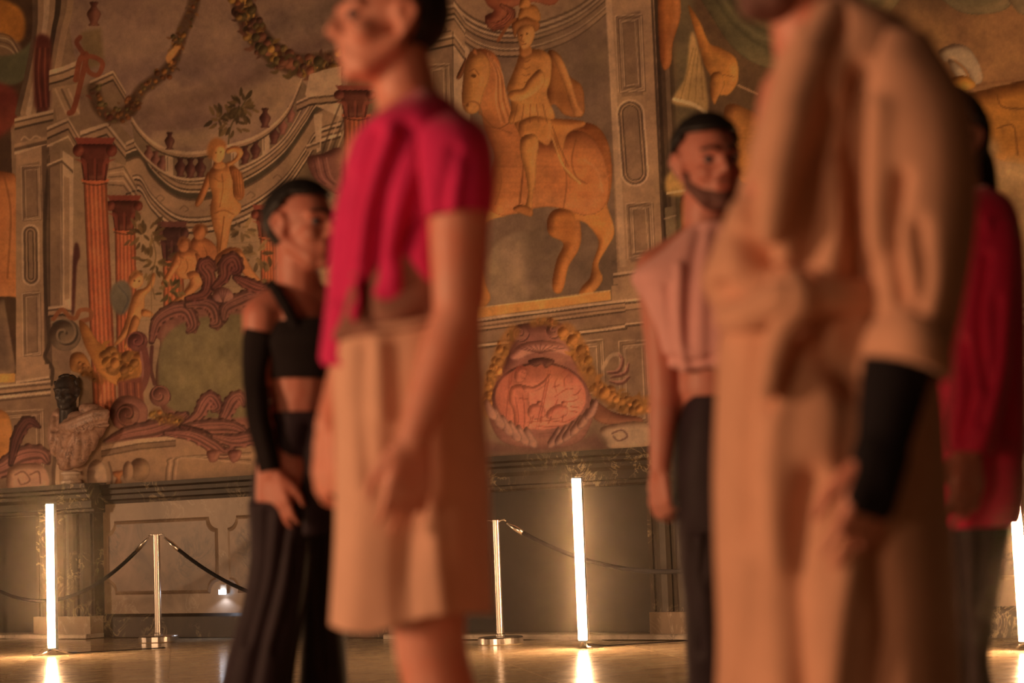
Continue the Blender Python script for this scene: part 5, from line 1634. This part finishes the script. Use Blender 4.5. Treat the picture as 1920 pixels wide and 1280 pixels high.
# shawl collar, belt and knot
def ribbon(name, depth, pts, radii, mat, parent, flat=.5):
    B_ = Blob()
    q = [(at(x, y, depth + d_), r_) for (x, y, d_), r_ in zip(pts, radii)]
    B_.chain(q)
    return set_mesh(name, B_.build(.008, 4), mat, parent)
ribbon('collar', D, [(1578, -6, .06), (1560, 40, -.06), (1520, 120, -.135), (1484, 220, -.18), (1460, 330, -.2), (1446, 430, -.2)], [.034, .036, .036, .034, .030, .024], C_CAMEL, robe)
ribbon('belt', D, [(1366, 596, -.06), (1400, 590, -.17), (1470, 560, -.21), (1560, 552, -.20), (1650, 560, -.17), (1716, 580, -.06)], [.024, .026, .03, .028, .028, .024], C_CAMEL, robe)
ribbon('belt_knot', D, [(1490, 530, -.200), (1500, 560, -.215), (1474, 600, -.205), (1452, 660, -.198), (1440, 730, -.20)], [.024, .032, .024, .022, .018], C_CAMEL, robe)
loft('sleeve', D, [((1625, 70), (1740, 75), .06, -.09), ((1614, 130), (1806, 190), .085, -.12), ((1606, 250), (1824, 280), .1, -.14), ((1612, 380), (1824, 400), .102, -.15), ((1626, 500), (1808, 520), .1, -.17), ((1634, 590), (1786, 625), .095, -.18), ((1636, 640), (1772, 680), .09, -.19)], C_CAMEL, robe,
     creases=[([(1690, 330), (1672, 450), (1690, 560)], 14, .02), ([(1720, 420), (1730, 520), (1716, 590)], 14, .018), ([(1650, 200), (1644, 340), (1650, 460)], 18, -.016)], nr=60, ns=64, waves=(.04, 5, 1), cap=True)
loft('cuff', D, [((1640, 592), (1776, 626), .098, -.185), ((1622, 624), (1780, 666), .108, -.19), ((1614, 660), (1776, 706), .108, -.19), ((1624, 672), (1766, 716), .098, -.19)], C_CAMEL, robe, nr=24, ns=56, waves=(.03, 4, 0), thick=.014)
B = Blob()
w1 = elb * .62 + wr * .38
hd = A(1612, 1012, -.25) - wr; hd /= np.linalg.norm(hd)
B.chain([(elb * .9 + wr * .1, .056), (w1, .054), (wr, .037), (wr + hd * .04, .035)])
bk = np.cross(hd, np.array([.55, -.8, .1])); bk /= np.linalg.norm(bk)
for s_ in (-.022, 0, .022):
    B.cap(wr + bk * s_ * .7, .030, wr + hd * .074 + bk * s_, .0225)
set_mesh('arm_warmer', B.build(.007, 3), C_CUFFBLK, rb)

# ---------------------------------------------------------------- person in black
D = 5.14
wm = person(560, D, 'person in black off-shoulder top and black satin trousers with cropped dark hair')
A = lambda x, y, dd=0.0: at(x, y, D + dd)
RHD = frame_from((.80, -.60, -.02))
hc = A(568, 426)
B = Blob()
head_prims(B, hc, RHD, 1.0, A(560, 550, .01))
B.chain([(A(556, 548), .05), (A(560, 600), .085), (A(566, 670), .095), (A(562, 745), .083), (A(562, 820), .105), (A(560, 860), .10)])
B.chain([(A(552, 556), .05), (A(498, 584, -.04), .052)]); B.chain([(A(566, 556), .05), (A(640, 584, .06), .052)])
sh, elb, wr = A(490, 592, -.05), A(478, 742, -.07), A(508, 884, -.15)
B.chain([(sh, .052), (sh * .5 + elb * .5, .040), (elb, .034), (elb * .7 + wr * .3, .033), (wr, .023)])
hand_prims(B, wr, A(538, 1030, -.17) - wr, (-.45, -.85, .1), -1, .98, .25)
sh2, elb2, wr2 = A(642, 592, .07), A(660, 740, .12), A(650, 880, .0)
B.chain([(sh2, .048), (elb2, .034), (wr2, .023)])
hand_prims(B, wr2, A(664, 1010, -.02) - wr2, (.5, -.8, .1), 1, .95, .4)
ft = legs(B, A(535, 880, -.07), A(590, 880, .07), A(512, 1180, -.08), A(604, 1180, .10), D, (476, -.06), (604, .14), (.8, -.6), (.078, .052, .038))
finish_body(B, SKIN2, wm, .0065)
head_parts(hc, RHD, 1.0, wm, HAIR, EYE, -.05, 1.05)
shoes(ft, C_BLACK, wm)
top = loft('top', D, [((512, 608), (652, 600), .11, 0), ((500, 640), (652, 640), .13, -.01), ((504, 680), (644, 680), .118, 0), ((503, 714), (638, 714), .108, 0)], C_BLACK, wm, nr=26, ns=60)
loft('sleeve', D, [((457, 616), (522, 630), .052, -.05), ((454, 660), (512, 668), .047, -.055), ((455, 720), (503, 726), .043, -.07), ((462, 790), (508, 786), .041, -.10), ((478, 850), (520, 844), .038, -.13), ((487, 886), (527, 878), .035, -.145)], C_BLACK, top, nr=50, ns=36, waves=(.06, 5, 0))
ribbon('strap', D, [(508, 536, .02), (520, 546, -.07), (538, 578, -.105), (556, 615, -.115)], [.018, .017, .017, .017], C_BLACK, top)
loft('trousers', D, [((503, 776), (634, 774), .105, 0), ((486, 830), (648, 830), .125, 0), ((474, 900), (650, 900), .14, 0), ((468, 970), (650, 965), .15, 0), ((470, 1010), (648, 1000), .15, 0)], C_TROU, wm,
     creases=[([(520, 790), (500, 880), (492, 980)], 10, .014), ([(580, 800), (560, 900), (556, 1000)], 12, .016)], nr=44, ns=72, waves=(.02, 6, 0))
loft('trouser_leg', D, [((466, 940), (590, 950), .115, -.05), ((470, 1040), (584, 1050), .11, -.06), ((456, 1130), (572, 1140), .105, -.07), ((432, 1210), (556, 1226), .105, -.07), ((414, 1290), (548, 1300), .105, -.07), ((404, 1400), (546, 1410), .11, -.06), ((398, 1530), (548, 1530), .115, -.06)], C_TROU, wm,
     creases=[([(540, 960), (520, 1080), (490, 1200), (470, 1300)], 10, .016), ([(500, 960), (490, 1080), (460, 1200)], 10, .012), ([(560, 1020), (548, 1120), (520, 1220)], 9, .012)], nr=80, ns=72, waves=(.03, 5, 0))
loft('trouser_leg', D, [((552, 950), (650, 945), .105, .06), ((562, 1050), (646, 1050), .10, .08), ((566, 1160), (646, 1160), .10, .10), ((562, 1280), (652, 1280), .10, .12), ((556, 1400), (656, 1400), .11, .13), ((552, 1500), (660, 1500), .115, .14)], C_TROU, wm,
     creases=[([(600, 980), (596, 1100), (606, 1260)], 9, .014)], nr=70, ns=56, waves=(.05, 5, 1))

# ---------------------------------------------------------------- person in the pale rose top
D = 4.90
rs = person(1330, D, 'person in pale rose cropped drape top and black trousers with bearded face')
A = lambda x, y, dd=0.0: at(x, y, D + dd)
RHD = frame_from((.30, -.95, -.08), (-.05, 0, 1))
hc = A(1328, 308)
B = Blob()
head_prims(B, hc, RHD, 1.0, A(1326, 440, .03))
B.chain([(A(1326, 440, .02), .06), (A(1330, 520), .11), (A(1334, 620), .115), (A(1336, 720), .09), (A(1340, 800), .09), (A(1340, 850), .085)])
B.ell(A(1334, 715, -.01), (.088, .09, .12))
B.chain([(A(1322, 450, .02), .055), (A(1232, 505, .0), .056)]); B.chain([(A(1334, 450, .02), .055), (A(1432, 505, .04), .056)])
sh, elb, wr = A(1232, 512), A(1246, 742, -.02), A(1238, 880, -.05)
B.chain([(sh, .055), (sh * .5 + elb * .5, .046), (elb, .040), (elb * .7 + wr * .3, .038), (wr, .027)])
hand_prims(B, wr, A(1238, 980, -.06) - wr, (-.8, -.55, 0), 1, .98, .70)
sh2, elb2, wr2 = A(1434, 512, .04), A(1440, 742, .05), A(1430, 880, .02)
B.chain([(sh2, .055), (elb2, .040), (wr2, .027)])
hand_prims(B, wr2, A(1432, 980, .0) - wr2, (.8, -.55, 0), -1, .98, .5)
ft = legs(B, A(1318, 880), A(1366, 880, .03), A(1322, 1180, -.02), A(1376, 1180, .06), D, (1326, .02), (1382, .10), (.2, -1), (.066, .045, .036))
finish_body(B, SKIN2, rs, .0065)
head_parts(hc, RHD, 1.0, rs, HAIR, EYE, -.05, 1.075, beard=BEARD)
shoes(ft, C_BLACK, rs)
loft('drape_top', D, [((1292, 424), (1372, 420), .075, .02), ((1244, 466), (1420, 462), .105, .01), ((1186, 514), (1470, 512), .12, 0), ((1200, 556), (1462, 556), .135, 0), ((1222, 620), (1440, 620), .14, 0), ((1234, 668), (1424, 668), .145, 0), ((1246, 694), (1410, 694), .135, 0), ((1262, 700), (1400, 700), .12, 0)], C_ROSE, rs,
     creases=[([(1310, 430), (1298, 520), (1290, 640)], 12, .009), ([(1344, 440), (1334, 560), (1330, 680)], 14, .008), ([(1250, 540), (1254, 620), (1266, 690)], 9, .011), ([(1274, 500), (1274, 600), (1284, 690)], 9, -.010), ([(1246, 672), (1290, 680), (1340, 672)], 8, .010)],
     nr=80, ns=180, waves=(.02, 8, 0))
loft('trousers', D, [((1280, 746), (1402, 746), .105, 0), ((1266, 810), (1416, 810), .125, 0), ((1260, 890), (1420, 890), .135, 0), ((1262, 960), (1418, 960), .135, 0), ((1270, 1000), (1414, 1000), .13, 0)], C_TROU, rs, nr=44, ns=64, waves=(.02, 5, 0))
loft('trouser_leg', D, [((1260, 930), (1352, 930), .115, 0), ((1272, 1040), (1352, 1040), .1, -.01), ((1282, 1130), (1354, 1130), .095, -.02), ((1286, 1220), (1356, 1220), .095, -.01), ((1290, 1300), (1358, 1300), .09, 0), ((1292, 1420), (1360, 1420), .09, .01), ((1292, 1530), (1362, 1530), .09, .02)], C_TROU, rs,
     creases=[([(1300, 1000), (1296, 1100), (1310, 1220)], 8, .014), ([(1330, 960), (1316, 1080)], 8, .012)], nr=70, ns=48, waves=(.05, 5, 0))
loft('trouser_leg', D, [((1336, 930), (1420, 930), .11, .03), ((1336, 1100), (1412, 1100), .095, .05), ((1340, 1280), (1416, 1280), .09, .08), ((1344, 1520), (1420, 1520), .09, .10)], C_TROU, rs, nr=50, ns=48, waves=(.05, 5, 2))

# ---------------------------------------------------------------- person in crimson
D = 4.34
cr = person(1810, D, 'person in loose crimson satin jacket and charcoal trousers behind the robed figure')
A = lambda x, y, dd=0.0: at(x, y, D + dd)
RHD = frame_from((-.75, -.66, 0))
hc = A(1766, 272)
B = Blob()
head_prims(B, hc, RHD, 1.0, A(1800, 390, .02))
B.chain([(A(1802, 385, .01), .062), (A(1806, 470), .115), (A(1810, 620), .12), (A(1812, 760), .10), (A(1814, 880), .095), (A(1814, 940), .085)])
B.chain([(A(1806, 410), .06), (A(1866, 440, -.10), .056)]); B.chain([(A(1800, 410), .06), (A(1742, 445, .12), .056)])
sh, elb, wr = A(1862, 450, -.12), A(1850, 690, -.17), A(1818, 838, -.22)
B.chain([(sh, .055), (elb, .042), (elb * .7 + wr * .3, .04), (wr, .028)])
hand_prims(B, wr, A(1814, 960, -.23) - wr, (.45, -.85, .1), 1, 1.05, .25)
sh2, elb2, wr2 = A(1742, 450, .13), A(1736, 690, .16), A(1730, 850, .08)
B.chain([(sh2, .055), (elb2, .042), (wr2, .028)])
hand_prims(B, wr2, A(1722, 960, .06) - wr2, (-.45, -.85, .1), 1, 1.0, .35)
ft = legs(B, A(1826, 980, -.05), A(1796, 980, .07), A(1802, 1250, -.05), A(1790, 1250, .1), D, (1820, -.03), (1780, .14), (-.8, -.6), (.062, .045, .036))
finish_body(B, SKIN2, cr, .0068)
head_parts(hc, RHD, 1.0, cr, HAIR, EYE, -.07, 1.12)
B = Blob()
for k in range(6):
    a = hc + RHD @ np.array([.03 * (k - 2.5) / 2.5, -.095, .02])
    B.chain([(a, .018), (a + np.array([.025, .01, -.06]), .016), (a + np.array([.035 + .006 * k, .01, -.12 - .01 * k]), .008)])
set_mesh('hair_lock', B.build(.007, 2), HAIR, cr)
shoes(ft, C_BLACK, cr)
jk = loft('jacket', D, [((1752, 382), (1846, 352), .08, 0), ((1716, 424), (1888, 384), .15, 0), ((1704, 480), (1908, 450), .175, 0), ((1708, 580), (1914, 570), .18, 0), ((1716, 720), (1916, 720), .18, 0), ((1728, 860), (1914, 860), .185, 0), ((1738, 960), (1910, 950), .185, 0), ((1748, 992), (1902, 984), .175, 0)], C_CRIM, cr,
     creases=[([(1830, 420), (1838, 560), (1870, 700), (1892, 820)], 12, .022), ([(1850, 420), (1860, 540), (1886, 700)], 10, -.014), ([(1800, 600), (1820, 720), (1850, 800)], 12, .02)], nr=80, ns=84, waves=(.04, 6, 0))
loft('sleeve', D, [((1812, 420), (1900, 410), .05, -.11), ((1806, 480), (1908, 480), .07, -.13), ((1796, 600), (1900, 600), .075, -.16), ((1782, 720), (1888, 720), .075, -.19), ((1776, 800), (1870, 806), .066, -.21), ((1780, 846), (1856, 852), .052, -.22)], C_CRIM, jk,
     creases=[([(1850, 480), (1836, 600), (1850, 720)], 10, .02), ([(1806, 640), (1820, 740), (1800, 820)], 10, .018), ([(1870, 560), (1868, 680), (1840, 790)], 9, .016)], nr=60, ns=48, waves=(.06, 5, 0), cap=True)
loft('trousers', D, [((1744, 930), (1900, 930), .15, 0), ((1742, 990), (1886, 985), .155, 0), ((1744, 1060), (1872, 1060), .16, 0), ((1750, 1140), (1856, 1140), .165, .02), ((1752, 1220), (1842, 1226), .165, .03), ((1748, 1300), (1852, 1300), .17, .03), ((1740, 1420), (1868, 1420), .18, .03), ((1736, 1590), (1880, 1590), .18, .03)], C_GREY, cr,
     creases=[([(1800, 1000), (1806, 1120), (1812, 1280)], 10, .018), ([(1840, 1000), (1834, 1140)], 8, .012)], nr=80, ns=72, waves=(.03, 5, 0))

# ================================================================== thin haze volume added to give the tubes a bloom-like glow
bm = bmesh.new()
bmesh.ops.create_cube(bm, size=1)
bmesh.ops.scale(bm, verts=bm.verts, vec=(26, 24, 7.5))
bmesh.ops.translate(bm, verts=bm.verts, vec=(0, 8, 3.5))
m_haze = bpy.data.materials.new('tube_glow_haze')
m_haze.use_nodes = True
nt = m_haze.node_tree
nt.nodes.remove(nt.nodes['Principled BSDF'])
pv = nt.nodes.new('ShaderNodeVolumeScatter')
pv.inputs['Color'].default_value = (.98, .86, .70, 1)
pv.inputs['Density'].default_value = .0018
pv.inputs['Anisotropy'].default_value = .975
nt.links.new(pv.outputs[0], nt.nodes['Material Output'].inputs['Volume'])
tag(bm_obj('tube_glow_haze', bm, m_haze), 'thin haze volume added for the glow around the light tubes', 'haze', None, 'stuff')
